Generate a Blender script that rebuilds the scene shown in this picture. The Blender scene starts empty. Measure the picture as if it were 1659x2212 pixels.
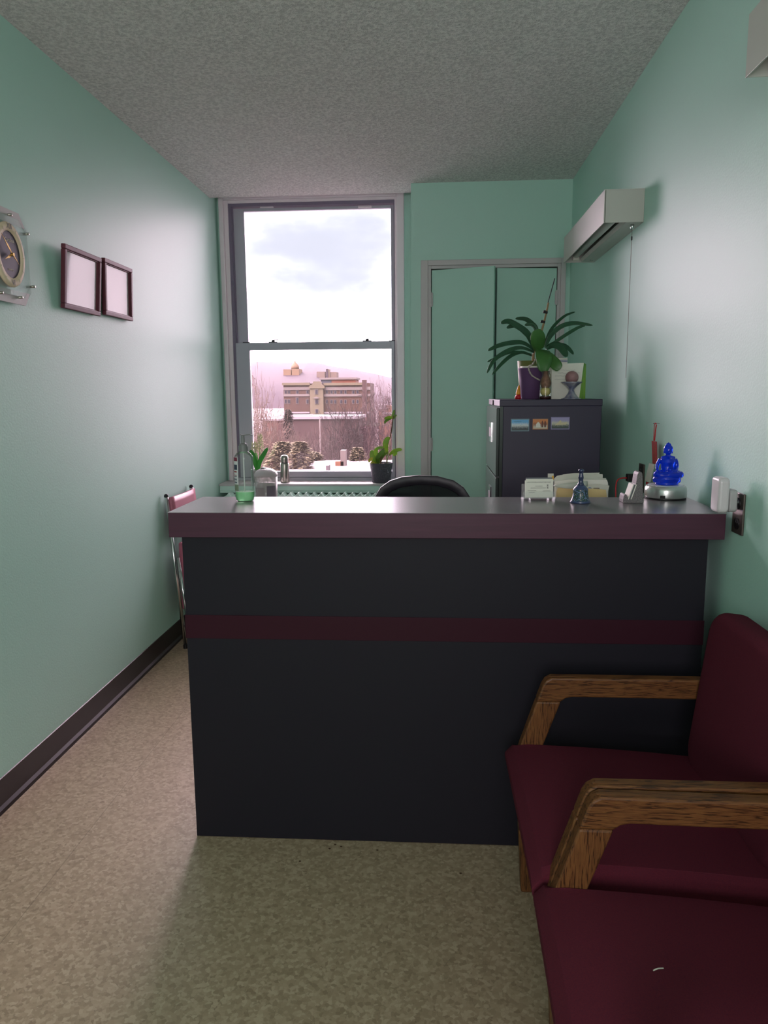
import bpy, bmesh, math, random
from mathutils import Vector, Matrix
random.seed(7)
PI = math.pi
SC = bpy.context.scene
COL = SC.collection

# ---------------------------------------------------------------- camera
F, YAW, PITCH, ROLL, CH = 1613.9, -0.06607, -0.15615, -0.008145, 1.40
fw = Vector((math.sin(YAW)*math.cos(PITCH), math.cos(YAW)*math.cos(PITCH), math.sin(PITCH)))
rt = fw.cross(Vector((0, 0, 1))).normalized(); up = rt.cross(fw)
RT = math.cos(ROLL)*rt + math.sin(ROLL)*up
UP = -math.sin(ROLL)*rt + math.cos(ROLL)*up
CAM = Vector((0, 0, CH))
cd = bpy.data.cameras.new('camera'); cam = bpy.data.objects.new('camera', cd); COL.objects.link(cam)
cd.sensor_fit = 'HORIZONTAL'; cd.sensor_width = 36; cd.lens = F/1659*36; cd.clip_start = 0.05; cd.clip_end = 5000
m = Matrix((RT, UP, -fw)).transposed().to_4x4(); m.translation = CAM; cam.matrix_world = m
SC.camera = cam

def P(px, py, X=None, Y=None, Z=None):
    """point of the place seen at a pixel of the photograph, on a plane X=, Y= or Z="""
    d = RT*(px-829.5)/F - UP*(py-1106)/F + fw
    if X is not None: t = (X-CAM.x)/d.x
    elif Y is not None: t = (Y-CAM.y)/d.y
    else: t = (Z-CAM.z)/d.z
    return CAM + d*t

# ---------------------------------------------------------------- exposure, sky, lights
vs = SC.view_settings
SC.display_settings.display_device = 'sRGB'
vs.view_transform = 'Standard'; vs.look = 'None'; vs.gamma = 1; vs.use_curve_mapping = False
vs.exposure = 1.82
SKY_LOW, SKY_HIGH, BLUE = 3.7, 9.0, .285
FILL_W = 15
SUN_W = .8
SC.cycles.max_bounces = 10; SC.cycles.diffuse_bounces = 6; SC.cycles.transparent_max_bounces = 16
SC.cycles.transmission_bounces = 8
SC.cycles.use_denoising = True
SC.cycles.sample_clamp_indirect = 6

world = bpy.data.worlds.new('sky'); SC.world = world; world.use_nodes = True
nt = world.node_tree; nt.nodes.clear()
def N(tree, kind, **kw):
    n = tree.nodes.new(kind)
    for k, v in kw.items(): setattr(n, k, v)
    return n
def mapr(tree, src, a, b, c, d, clamp=True):
    n = N(tree, 'ShaderNodeMapRange'); n.clamp = clamp
    for i, v in enumerate((a, b, c, d)): n.inputs[i+1].default_value = v
    tree.links.new(src, n.inputs[0]); return n.outputs[0]
tc = N(nt, 'ShaderNodeTexCoord'); sx = N(nt, 'ShaderNodeSeparateXYZ'); nt.links.new(tc.outputs['Generated'], sx.inputs[0])
mp = N(nt, 'ShaderNodeMapping'); mp.inputs['Scale'].default_value = (1.0, 1.0, 2.2)
mp.inputs['Location'].default_value = (0.0, 0.0, 0.0)
nt.links.new(tc.outputs['Generated'], mp.inputs[0])
nz = N(nt, 'ShaderNodeTexNoise'); nz.inputs['Scale'].default_value = 6.0; nz.inputs['Detail'].default_value = 7; nz.inputs['Roughness'].default_value = .55
nt.links.new(mp.outputs[0], nz.inputs['Vector'])
# a hole of blue between the clouds, up and slightly left of straight out of the window
bd = (P(690, 530, Y=100)-CAM).normalized()
sub = N(nt, 'ShaderNodeVectorMath', operation='SUBTRACT'); sub.inputs[1].default_value = bd
nt.links.new(tc.outputs['Generated'], sub.inputs[0])
scv = N(nt, 'ShaderNodeVectorMath', operation='MULTIPLY'); scv.inputs[1].default_value = (1.0, 1.0, 1.9)
nt.links.new(sub.outputs[0], scv.inputs[0])
ln = N(nt, 'ShaderNodeVectorMath', operation='LENGTH'); nt.links.new(scv.outputs[0], ln.inputs[0])
ad = N(nt, 'ShaderNodeMath', operation='MULTIPLY_ADD'); ad.inputs[1].default_value = 0.30; 
nt.links.new(nz.outputs['Fac'], ad.inputs[0]); nt.links.new(ln.outputs['Value'], ad.inputs[2])
cl0 = mapr(nt, ad.outputs[0], 0.17, 0.37, 0, 1)
pw = N(nt, 'ShaderNodeMath', operation='POWER'); pw.inputs[1].default_value = 4.0; nt.links.new(cl0, pw.inputs[0]); cloud = pw.outputs[0]
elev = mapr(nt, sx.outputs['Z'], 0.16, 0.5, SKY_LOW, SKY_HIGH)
cc = N(nt, 'ShaderNodeMix', data_type='RGBA')
cc.inputs['A'].default_value = (0.82, 0.85, 1.0, 1); cc.inputs['B'].default_value = (1.0, 0.77, 0.90, 1)
nt.links.new(cloud, cc.inputs['Factor'])
sm = N(nt, 'ShaderNodeMix', data_type='FLOAT'); sm.inputs['A'].default_value = BLUE
nt.links.new(cloud, sm.inputs['Factor'])
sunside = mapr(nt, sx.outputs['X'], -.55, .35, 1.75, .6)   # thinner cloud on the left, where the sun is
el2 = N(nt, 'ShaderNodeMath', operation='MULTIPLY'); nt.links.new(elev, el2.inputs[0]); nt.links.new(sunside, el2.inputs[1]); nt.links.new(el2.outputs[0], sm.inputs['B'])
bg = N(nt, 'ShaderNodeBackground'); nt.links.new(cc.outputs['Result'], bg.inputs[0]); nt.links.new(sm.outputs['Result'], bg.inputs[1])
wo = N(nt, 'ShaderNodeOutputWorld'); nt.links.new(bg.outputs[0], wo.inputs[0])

sl = bpy.data.lights.new('sun', 'SUN'); so = bpy.data.objects.new('sun', sl); COL.objects.link(so)
sl.energy = SUN_W; sl.angle = math.radians(3); sl.color = (1.0, .86, .72); so.rotation_euler = (math.radians(62), 0, math.radians(-28)); so.location = (0, -20, 40)

pl = bpy.data.lights.new('window_portal', 'AREA'); po = bpy.data.objects.new('window_portal', pl); COL.objects.link(po)
pl.shape = 'RECTANGLE'; pl.size = 1.15; pl.size_y = 1.95; pl.cycles.is_portal = True
po.location = (-.80, 5.36, 1.74); po.rotation_euler = (math.radians(-90), 0, 0)

# unseen fill lamp, added behind the camera to lift the room's brightness
al = bpy.data.lights.new('fill_light', 'AREA'); ao = bpy.data.objects.new('fill_light', al); COL.objects.link(ao)
al.shape = 'RECTANGLE'; al.size = .9; al.size_y = 1.3; al.energy = FILL_W; al.color = (1.0, .91, .95)
ao.location = (-.2, -1.62, 1.75); ao.rotation_euler = (math.radians(101), 0, 0)

# ---------------------------------------------------------------- materials
def lin(h):
    if isinstance(h, tuple) and max(h) > 1: h = tuple(c/255 for c in h)
    return tuple((c/12.92 if c <= .04045 else ((c+.055)/1.055)**2.4) for c in h) + (1,)
def mat(name, col, rough=.5, metal=0, bump=None, var=None, spec=.5, trans=0, ior=1.45, alpha=1, coat=0, sheen=0):
    """bump=(scale, strength, distance); var=(scale, amount, colour2, stretch)"""
    mt = bpy.data.materials.new(name); mt.use_nodes = True; t = mt.node_tree
    b = t.nodes['Principled BSDF']
    b.inputs['Base Color'].default_value = lin(col); b.inputs['Roughness'].default_value = rough
    b.inputs['Metallic'].default_value = metal; b.inputs['Specular IOR Level'].default_value = spec
    b.inputs['Transmission Weight'].default_value = trans; b.inputs['IOR'].default_value = ior
    b.inputs['Alpha'].default_value = alpha; b.inputs['Coat Weight'].default_value = coat; b.inputs['Sheen Weight'].default_value = sheen
    tcn = N(t, 'ShaderNodeTexCoord')
    if var:
        sc_, am, c2, st = var
        mpn = N(t, 'ShaderNodeMapping'); mpn.inputs['Scale'].default_value = st; t.links.new(tcn.outputs['Object'], mpn.inputs[0])
        n = N(t, 'ShaderNodeTexNoise'); n.inputs['Scale'].default_value = sc_; n.inputs['Detail'].default_value = 5
        t.links.new(mpn.outputs[0], n.inputs['Vector'])
        f = mapr(t, n.outputs['Fac'], .35, .65, 0, am)
        mx = N(t, 'ShaderNodeMix', data_type='RGBA'); mx.inputs['A'].default_value = lin(col); mx.inputs['B'].default_value = lin(c2)
        t.links.new(f, mx.inputs['Factor']); t.links.new(mx.outputs['Result'], b.inputs['Base Color'])
    if bump:
        n = N(t, 'ShaderNodeTexNoise'); n.inputs['Scale'].default_value = bump[0]; n.inputs['Detail'].default_value = 4
        t.links.new(tcn.outputs['Object'], n.inputs['Vector'])
        bp = N(t, 'ShaderNodeBump'); bp.inputs['Strength'].default_value = bump[1]; bp.inputs['Distance'].default_value = bump[2]
        t.links.new(n.outputs['Fac'], bp.inputs['Height']); t.links.new(bp.outputs[0], b.inputs['Normal'])
    return mt

M = {}
WALL = (180, 219, 205)
M['wall'] = mat('mint_wall_paint', WALL, .47, bump=(140, .25, .002), var=(1.3, .5, (183, 221, 208), (1, 1, 1)), spec=.42)
M['wall2'] = mat('mint_door_paint', (176, 216, 201), .4, bump=(60, .15, .002))
M['white'] = mat('white_trim_paint', (196, 192, 192), .45, bump=(60, .1, .002))
M['casing'] = mat('window_casing_paint', (226, 216, 220), .45)
M['sash'] = mat('grey_aluminium_sash', (176, 176, 186), .4)
M['dark'] = mat('dark_plastic', (28, 27, 32), .45)
M['black'] = mat('black', (10, 10, 11), .5)
M['chrome'] = mat('chrome', (200, 200, 200), .15, metal=1)
M['steel'] = mat('brushed_steel', (176, 172, 162), .3, metal=1, var=(60, .3, (140, 136, 128), (1, 1, .02)))
M['base'] = mat('dark_vinyl_base', (34, 25, 27), .38)
M['mintgloss'] = mat('mint_gloss_paint', (206, 234, 222), .45)
M['paper'] = mat('white_paper', (222, 220, 208), .7)
M['cream'] = mat('cream_paper', (206, 196, 160), .7)

def popcorn():
    mt = mat('popcorn_ceiling', (168, 165, 161), .9); t = mt.node_tree; b = t.nodes['Principled BSDF']
    tcn = N(t, 'ShaderNodeTexCoord')
    n = N(t, 'ShaderNodeTexNoise'); n.inputs['Scale'].default_value = 75; n.inputs['Detail'].default_value = 3
    n2 = N(t, 'ShaderNodeTexNoise'); n2.inputs['Scale'].default_value = 230; n2.inputs['Detail'].default_value = 2
    t.links.new(tcn.outputs['Object'], n.inputs['Vector']); t.links.new(tcn.outputs['Object'], n2.inputs['Vector'])
    a = N(t, 'ShaderNodeMath', operation='MULTIPLY_ADD'); a.inputs[1].default_value = .5
    t.links.new(n2.outputs['Fac'], a.inputs[0]); t.links.new(n.outputs['Fac'], a.inputs[2])
    bp = N(t, 'ShaderNodeBump'); bp.inputs['Strength'].default_value = 1.0; bp.inputs['Distance'].default_value = .012
    t.links.new(a.outputs[0], bp.inputs['Height']); t.links.new(bp.outputs[0], b.inputs['Normal'])
    f = mapr(t, a.outputs[0], .6, .9, 0, 1)
    mx = N(t, 'ShaderNodeMix', data_type='RGBA'); mx.inputs['A'].default_value = lin((206, 202, 200)); mx.inputs['B'].default_value = lin((240, 236, 233))
    t.links.new(f, mx.inputs['Factor']); t.links.new(mx.outputs['Result'], b.inputs['Base Color'])
    return mt
M['ceiling'] = popcorn()

def chipfloor():
    mt = mat('speckled_sheet_vinyl', (170, 158, 138), .38, spec=.5); t = mt.node_tree; b = t.nodes['Principled BSDF']
    tcn = N(t, 'ShaderNodeTexCoord')
    dn = N(t, 'ShaderNodeTexNoise'); dn.inputs['Scale'].default_value = 90
    t.links.new(tcn.outputs['Object'], dn.inputs['Vector'])
    vm = N(t, 'ShaderNodeVectorMath', operation='MULTIPLY_ADD'); vm.inputs[1].default_value = (.012, .012, .012)
    t.links.new(dn.outputs['Color'], vm.inputs[0]); t.links.new(tcn.outputs['Object'], vm.inputs[2])
    v = N(t, 'ShaderNodeTexVoronoi'); v.inputs['Scale'].default_value = 105; t.links.new(vm.outputs[0], v.inputs['Vector'])
    se = N(t, 'ShaderNodeSeparateColor'); t.links.new(v.outputs['Color'], se.inputs[0])
    cr = N(t, 'ShaderNodeValToRGB'); t.links.new(se.outputs[0], cr.inputs[0])
    e = cr.color_ramp.elements; cr.color_ramp.interpolation = 'LINEAR'
    e[0].position = 0; e[0].color = lin((144, 126, 102)); e[1].position = 1; e[1].color = lin((184, 166, 140))
    for pos, c in ((.12, (155, 137, 112)), (.4, (164, 145, 119)), (.7, (173, 154, 128))):
        q = cr.color_ramp.elements.new(pos); q.color = lin(c)
    v2 = N(t, 'ShaderNodeTexVoronoi', feature='DISTANCE_TO_EDGE'); v2.inputs['Scale'].default_value = 105; t.links.new(vm.outputs[0], v2.inputs['Vector'])
    edge = mapr(t, v2.outputs['Distance'], 0, .05, .55, 0)
    ln2 = N(t, 'ShaderNodeTexNoise'); ln2.inputs['Scale'].default_value = 35; t.links.new(tcn.outputs['Object'], ln2.inputs['Vector'])
    lf = mapr(t, ln2.outputs['Fac'], .5, .62, .15, 1)
    em = N(t, 'ShaderNodeMath', operation='MULTIPLY'); t.links.new(edge, em.inputs[0]); t.links.new(lf, em.inputs[1])
    # a seam between two sheets, running along the room
    sp = N(t, 'ShaderNodeSeparateXYZ'); t.links.new(tcn.outputs['Object'], sp.inputs[0])
    s1 = N(t, 'ShaderNodeMath', operation='ADD'); s1.inputs[1].default_value = 1.118; t.links.new(sp.outputs['X'], s1.inputs[0])
    s2 = N(t, 'ShaderNodeMath', operation='ABSOLUTE'); t.links.new(s1.outputs[0], s2.inputs[0])
    seam = mapr(t, s2.outputs[0], .0005, .0014, .6, 0)
    mxm = N(t, 'ShaderNodeMath', operation='MAXIMUM'); t.links.new(em.outputs[0], mxm.inputs[0]); t.links.new(seam, mxm.inputs[1])
    mx = N(t, 'ShaderNodeMix', data_type='RGBA'); mx.inputs['B'].default_value = lin((92, 80, 64))
    t.links.new(cr.outputs[0], mx.inputs['A']); t.links.new(mxm.outputs[0], mx.inputs['Factor']); t.links.new(mx.outputs['Result'], b.inputs['Base Color'])
    bp = N(t, 'ShaderNodeBump'); bp.inputs['Strength'].default_value = .15; bp.inputs['Distance'].default_value = .001
    t.links.new(ln2.outputs['Fac'], bp.inputs['Height']); t.links.new(bp.outputs[0], b.inputs['Normal'])
    return mt
M['floor'] = chipfloor()

def oak(name, stretch):
    mt = mat(name, (176, 118, 66), .42, spec=.4); t = mt.node_tree; b = t.nodes['Principled BSDF']
    tcn = N(t, 'ShaderNodeTexCoord'); mpn = N(t, 'ShaderNodeMapping'); mpn.inputs['Scale'].default_value = stretch
    t.links.new(tcn.outputs['Object'], mpn.inputs[0])
    n = N(t, 'ShaderNodeTexNoise'); n.inputs['Scale'].default_value = 26; n.inputs['Detail'].default_value = 6; n.inputs['Distortion'].default_value = 1.2
    t.links.new(mpn.outputs[0], n.inputs['Vector'])
    cr = N(t, 'ShaderNodeValToRGB'); t.links.new(n.outputs['Fac'], cr.inputs[0]); el = cr.color_ramp.elements
    el[0].position = .38; el[0].color = lin((60, 35, 18)); el[1].position = .62; el[1].color = lin((116, 76, 42))
    q = el.new(.46); q.color = lin((100, 62, 34))
    t.links.new(cr.outputs[0], b.inputs['Base Color'])
    return mt
M['oakx'] = oak('oak_grain_along', (.8, 6, 9)); M['oakz'] = oak('oak_grain_upright', (9, 6, .8))
M['maroon'] = mat('burgundy_fabric', (96, 38, 50), .95, bump=(900, .5, .001), var=(420, .5, (74, 32, 48), (1, 1, 1)), spec=.1)
M['laminate'] = mat('charcoal_laminate', (34, 32, 40), .5, bump=(500, .12, .0006), spec=.22)
M['top'] = mat('dark_grey_laminate_top', (108, 102, 104), .26, bump=(240, .12, .0005), var=(14, .5, (118, 112, 114), (1, 5, 1)), spec=.9)
M['mahog'] = mat('dark_mahogany_edge', (78, 42, 60), .42, var=(40, .6, (64, 34, 50), (.1, 1, 2)), spec=.4)
M['cab'] = mat('dark_charcoal_metal', (46, 42, 62), .45, spec=.45)
M['cabf'] = mat('grey_metal_front', (58, 64, 62), .18, spec=.5)

def pane(name, dirt, tint):  # dirt: translucent share, a glass smear that also hazes the view
    mt = bpy.data.materials.new(name); mt.use_nodes = True; t = mt.node_tree; t.nodes.clear()
    tr = N(t, 'ShaderNodeBsdfTransparent'); tl = N(t, 'ShaderNodeBsdfTranslucent'); tl.inputs[0].default_value = tint
    gl = N(t, 'ShaderNodeBsdfGlossy'); gl.inputs['Roughness'].default_value = .02
    tcn = N(t, 'ShaderNodeTexCoord'); n = N(t, 'ShaderNodeTexNoise'); n.inputs['Scale'].default_value = 3; n.inputs['Detail'].default_value = 4
    t.links.new(tcn.outputs['Object'], n.inputs['Vector'])
    f = mapr(t, n.outputs['Fac'], .3, .7, dirt*.8, dirt*1.2)
    a = N(t, 'ShaderNodeMixShader'); t.links.new(f, a.inputs[0]); t.links.new(tr.outputs[0], a.inputs[1]); t.links.new(tl.outputs[0], a.inputs[2])
    fr = N(t, 'ShaderNodeFresnel'); fr.inputs[0].default_value = 1.45
    c = N(t, 'ShaderNodeMixShader'); t.links.new(fr.outputs[0], c.inputs[0]); t.links.new(a.outputs[0], c.inputs[1]); t.links.new(gl.outputs[0], c.inputs[2])
    o = N(t, 'ShaderNodeOutputMaterial'); t.links.new(c.outputs[0], o.inputs[0]); return mt
M['pane_hazy'] = pane('hazy_window_glass', .0035, (1.0, .78, .78, 1))  # pinkish haze over the lower view is mixed into this glass
M['pane'] = pane('window_glass', .003, (1, .95, .97, 1))
def clearish(name, tint, refl=1.0, cover=0.0, ccol=(1, 1, 1, 1)):
    mt = bpy.data.materials.new(name); mt.use_nodes = True; t = mt.node_tree; t.nodes.clear()
    tr = N(t, 'ShaderNodeBsdfTransparent'); tr.inputs[0].default_value = tint
    gl = N(t, 'ShaderNodeBsdfGlossy'); gl.inputs['Roughness'].default_value = .04
    df = N(t, 'ShaderNodeBsdfDiffuse'); df.inputs[0].default_value = ccol
    mx0 = N(t, 'ShaderNodeMixShader'); mx0.inputs[0].default_value = cover
    t.links.new(tr.outputs[0], mx0.inputs[1]); t.links.new(df.outputs[0], mx0.inputs[2])
    fr = N(t, 'ShaderNodeFresnel'); fr.inputs[0].default_value = 1.5
    mu = N(t, 'ShaderNodeMath', operation='MULTIPLY'); mu.inputs[1].default_value = refl; t.links.new(fr.outputs[0], mu.inputs[0])
    c = N(t, 'ShaderNodeMixShader'); t.links.new(mu.outputs[0], c.inputs[0]); t.links.new(mx0.outputs[0], c.inputs[1]); t.links.new(gl.outputs[0], c.inputs[2])
    o = N(t, 'ShaderNodeOutputMaterial'); t.links.new(c.outputs[0], o.inputs[0]); return mt
M['clear'] = clearish('clear_plastic', (.95, .97, .95, 1), .7)
M['frameglass'] = clearish('picture_glass', (1, 1, 1, 1), .07)
M['acrylic'] = clearish('clear_acrylic', (.99, 1, .995, 1), .35, .10, (.8, .82, .81, 1))
M['mesh'] = clearish('black_mesh_fabric', (.5, .5, .5, 1), .2, .60, (.03, .03, .035, 1))

# ---------------------------------------------------------------- geometry helpers
def BM(): return bmesh.new()
def obj(name, bm, m, parent=None, loc=None, rot=None, smooth=False, bev=0, seg=2, sub=0, label=None, solid=0):
    me = bpy.data.meshes.new(name); bmesh.ops.recalc_face_normals(bm, faces=bm.faces); bm.to_mesh(me); bm.free()
    if m: me.materials.append(M[m] if isinstance(m, str) else m)
    o = bpy.data.objects.new(name, me); COL.objects.link(o)
    if parent: o.parent = parent
    if loc is not None: o.location = loc
    if rot is not None: o.rotation_euler = rot
    if smooth:
        for p in me.polygons: p.use_smooth = True
    if solid:
        s = o.modifiers.new('solid', 'SOLIDIFY'); s.thickness = solid; s.offset = 0
    if bev:
        b = o.modifiers.new('bevel', 'BEVEL'); b.width = bev; b.segments = seg; b.limit_method = 'ANGLE'
    if sub:
        s = o.modifiers.new('sub', 'SUBSURF'); s.levels = sub; s.render_levels = sub
    if label: o['label'] = label
    return o
def tag(o, label, cat, group=None):
    o['label'] = label; o['category'] = cat
    if group: o['group'] = group
    return o
def thing(name, label, cat, loc=(0, 0, 0), rz=0, group=None):
    o = bpy.data.objects.new(name, None); COL.objects.link(o); o.location = loc; o.rotation_euler = (0, 0, rz)
    o.empty_display_size = .05
    return tag(o, label, cat, group)
def struct(name, bm, m, **k):
    o = obj(name, bm, m, **k)
    if o.parent is None: o['kind'] = 'structure'
    return o
def box(bm, x0, y0, z0, x1, y1, z1):
    v = [bm.verts.new(p) for p in ((x0,y0,z0),(x1,y0,z0),(x1,y1,z0),(x0,y1,z0),(x0,y0,z1),(x1,y0,z1),(x1,y1,z1),(x0,y1,z1))]
    for f in ((0,1,2,3),(4,5,6,7),(0,1,5,4),(1,2,6,5),(2,3,7,6),(3,0,4,7)): bm.faces.new([v[i] for i in f])
    return bm
def B(*a): return box(BM(), *a)
def prism(bm, pts, axis, a, b):
    """polygon extruded along an axis; pts are the two other coordinates in x,y,z order"""
    def mk(p, t):
        q = list(p); q.insert(axis, t); return bm.verts.new(q)
    A = [mk(p, a) for p in pts]; Bv = [mk(p, b) for p in pts]; n = len(pts)
    bm.faces.new(A); bm.faces.new(Bv[::-1])
    for i in range(n): bm.faces.new((A[i], A[(i+1) % n], Bv[(i+1) % n], Bv[i]))
    return bm
def lathe(bm, prof, seg=32, c=(0, 0, 0), flute=0, nfl=0):
    rings = []
    for r, z in prof:
        if r < 1e-6: rings.append([bm.verts.new((c[0], c[1], c[2]+z))])
        else:
            rings.append([bm.verts.new((c[0]+r*(1+flute*math.cos(nfl*2*PI*k/seg))*math.cos(2*PI*k/seg), c[1]+r*(1+flute*math.cos(nfl*2*PI*k/seg))*math.sin(2*PI*k/seg), c[2]+z)) for k in range(seg)])
    for a, b in zip(rings, rings[1:]):
        for k in range(seg):
            k2 = (k+1) % seg
            if len(a) == 1 and len(b) == 1: continue
            if len(a) == 1: bm.faces.new((a[0], b[k2], b[k]))
            elif len(b) == 1: bm.faces.new((a[k], a[k2], b[0]))
            else: bm.faces.new((a[k], a[k2], b[k2], b[k]))
    if len(rings[0]) > 1: bm.faces.new(rings[0][::-1])
    if len(rings[-1]) > 1: bm.faces.new(rings[-1])
    return bm
def tube(bm, pts, r, seg=8, closed=False, flat=1.0, cap=True):
    pts = [Vector(p) for p in pts]; n = len(pts); rs = r if isinstance(r, (list, tuple)) else [r]*n
    rings = []; prev = None
    for i, p in enumerate(pts):
        if closed: t = pts[(i+1) % n]-pts[i-1]
        else: t = pts[min(i+1, n-1)]-pts[max(i-1, 0)]
        t = t.normalized() if t.length > 1e-9 else Vector((0, 0, 1))
        ref = prev if prev is not None else (Vector((0, 0, 1)) if abs(t.z) < .9 else Vector((1, 0, 0)))
        a = (ref - t*ref.dot(t)).normalized(); prev = a; b = t.cross(a)
        rings.append([bm.verts.new(p + a*rs[i]*math.cos(2*PI*k/seg) + b*rs[i]*flat*math.sin(2*PI*k/seg)) for k in range(seg)])
    rr = list(zip(rings, rings[1:])) + ([(rings[-1], rings[0])] if closed else [])
    for a, b in rr:
        for k in range(seg): bm.faces.new((a[k], a[(k+1) % seg], b[(k+1) % seg], b[k]))
    if not closed and cap: bm.faces.new(rings[0][::-1]); bm.faces.new(rings[-1])
    return bm
def ball(bm, c, r, sx=1, sy=1, sz=1, u=16, v=10, rot=None):
    mtx = Matrix.Translation(c) @ (rot.to_4x4() if rot else Matrix()) @ Matrix.Diagonal((r*sx, r*sy, r*sz, 1))
    bmesh.ops.create_uvsphere(bm, u_segments=u, v_segments=v, radius=1, matrix=mtx); return bm
def smooth_path(pts, n=5):
    pts = [Vector(p) for p in pts]; out = []
    for i in range(len(pts)-1):
        p0 = pts[max(i-1, 0)]; p1 = pts[i]; p2 = pts[i+1]; p3 = pts[min(i+2, len(pts)-1)]
        for k in range(n):
            t = k/n
            out.append(.5*((2*p1)+(p2-p0)*t+(2*p0-5*p1+4*p2-p3)*t*t+(3*p1-p0-3*p2+p3)*t**3))
    out.append(pts[-1]); return out
def leaf(bm, pts, w, face=Vector((0, -1, 0)), fold=.18, tip=.0, base=.45, n=6, peak=.5):
    """a leaf blade along a path, with a channelled cross-section"""
    ps = smooth_path(pts, n); L = len(ps); rows = []
    for i, p in enumerate(ps):
        t = (ps[min(i+1, L-1)]-ps[max(i-1, 0)]).normalized()
        s = t.cross(face)
        s = s.normalized() if s.length > .05 else t.cross(Vector((0, .3, 1))).normalized()
        nn = s.cross(t).normalized(); u = i/(L-1)
        k = (base+(1-base)*math.sin(min(u/peak, 1)*PI/2)) if u < peak else math.sqrt(max(0, 1-((u-peak)/(1-peak))**2.4))
        k = max(k, tip, .02); hw = w*.5*k
        rows.append([bm.verts.new(p + s*hw*q + nn*(fold*hw*(q*q))) for q in (-1, -.5, 0, .5, 1)])
    for a, b in zip(rows, rows[1:]):
        for k in range(4): bm.faces.new((a[k], a[k+1], b[k+1], b[k]))
    return bm
def slab(bm, w, h, t, r, seg=6):
    """rounded rectangle in the YZ plane (centre origin), thickness t along X"""
    pts = []
    for cx, cz, a0 in ((w/2-r, h/2-r, 0), (-w/2+r, h/2-r, PI/2), (-w/2+r, -h/2+r, PI), (w/2-r, -h/2+r, 1.5*PI)):
        for k in range(seg+1):
            a = a0+PI/2*k/seg; pts.append((cx+r*math.cos(a), cz+r*math.sin(a)))
    return prism(bm, pts, 0, -t/2, t/2)
def text(name, s, size, m, mtx, parent, depth=.0002):
    cu = bpy.data.curves.new(name, 'FONT'); cu.body = s; cu.size = size; cu.align_x = 'CENTER'; cu.align_y = 'CENTER'; cu.extrude = depth
    o = bpy.data.objects.new(name, cu); COL.objects.link(o)
    bpy.context.view_layer.update()
    me = bpy.data.meshes.new_from_object(o); bpy.data.objects.remove(o)
    me.transform(mtx); me.materials.clear(); me.materials.append(M[m] if isinstance(m, str) else m)
    q = bpy.data.objects.new(name, me); COL.objects.link(q); q.parent = parent; return q
def basis(xv, yv, o):
    xv = Vector(xv).normalized(); yv = Vector(yv).normalized(); zv = xv.cross(yv)
    mm = Matrix((xv, yv, zv)).transposed().to_4x4(); mm.translation = o; return mm
def copy_thing(root, loc, rz, label):
    r = root.copy(); COL.objects.link(r); r.location = loc; r.rotation_euler = (0, 0, rz); r['label'] = label
    for ch in list(root.children):
        c = ch.copy(); COL.objects.link(c); c.parent = r
        for g in ch.children:
            d = g.copy(); COL.objects.link(d); d.parent = c
    return r

# ---------------------------------------------------------------- the room
XL, XR, ZC, YB = -1.473, .849, 2.688, -1.7
YW, YCL = 5.27, 4.88              # window wall, closet front
struct('floor', B(XL-.1, YB-.1, -.08, XR+.1, YW+.15, 0), 'floor')
struct('ceiling', B(XL-.1, YB-.1, ZC, XR+.1, YW-.17, ZC+.08), 'ceiling')
struct('trim_1', B(XL-.1, YW-.17, ZC+.06, XR+.1, YW+.16, ZC+.12), 'casing')       # smooth soffit over the window alcove
struct('wall_left', B(XL-.1, YB-.1, 0, XL, YW+.15, ZC+.06), 'wall')
struct('wall_right', B(XR, YB-.1, 0, XR+.1, YW+.15, ZC+.06), 'wall')
struct('wall_back', B(XL, YB-.1, 0, XR, YB, ZC), 'wall')
# window wall with its opening
WX0, WX1 = -1.395, -.245
WZ0, WZ1 = .78, 2.70
bm = BM(); box(bm, XL, YW, 0, XR, YW+.12, WZ0); box(bm, WX1+.03, YW-.02, WZ0, XR, YW+.12, ZC+.06); box(bm, XL, YW, WZ0, WX0-.03, YW+.12, ZC+.06); box(bm, WX0-.03, YW, WZ1+.02, WX1+.03, YW+.12, ZC+.06)
struct('wall_window', bm, 'wall')
# closet wall (front and side) with the door opening
DX0, DX1, DZ = -.012, .768, 2.172
bm = BM(); CX = -.140
box(bm, CX, YCL, 0, DX0-.03, YCL+.08, ZC); box(bm, DX1+.03, YCL, 0, XR, YCL+.08, ZC); box(bm, DX0-.03, YCL, DZ+.03, DX1+.03, YCL+.08, ZC)
box(bm, CX, YCL+.08, 0, CX+.06, YW-.02, ZC)
struct('wall_closet', bm, 'wall')
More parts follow.
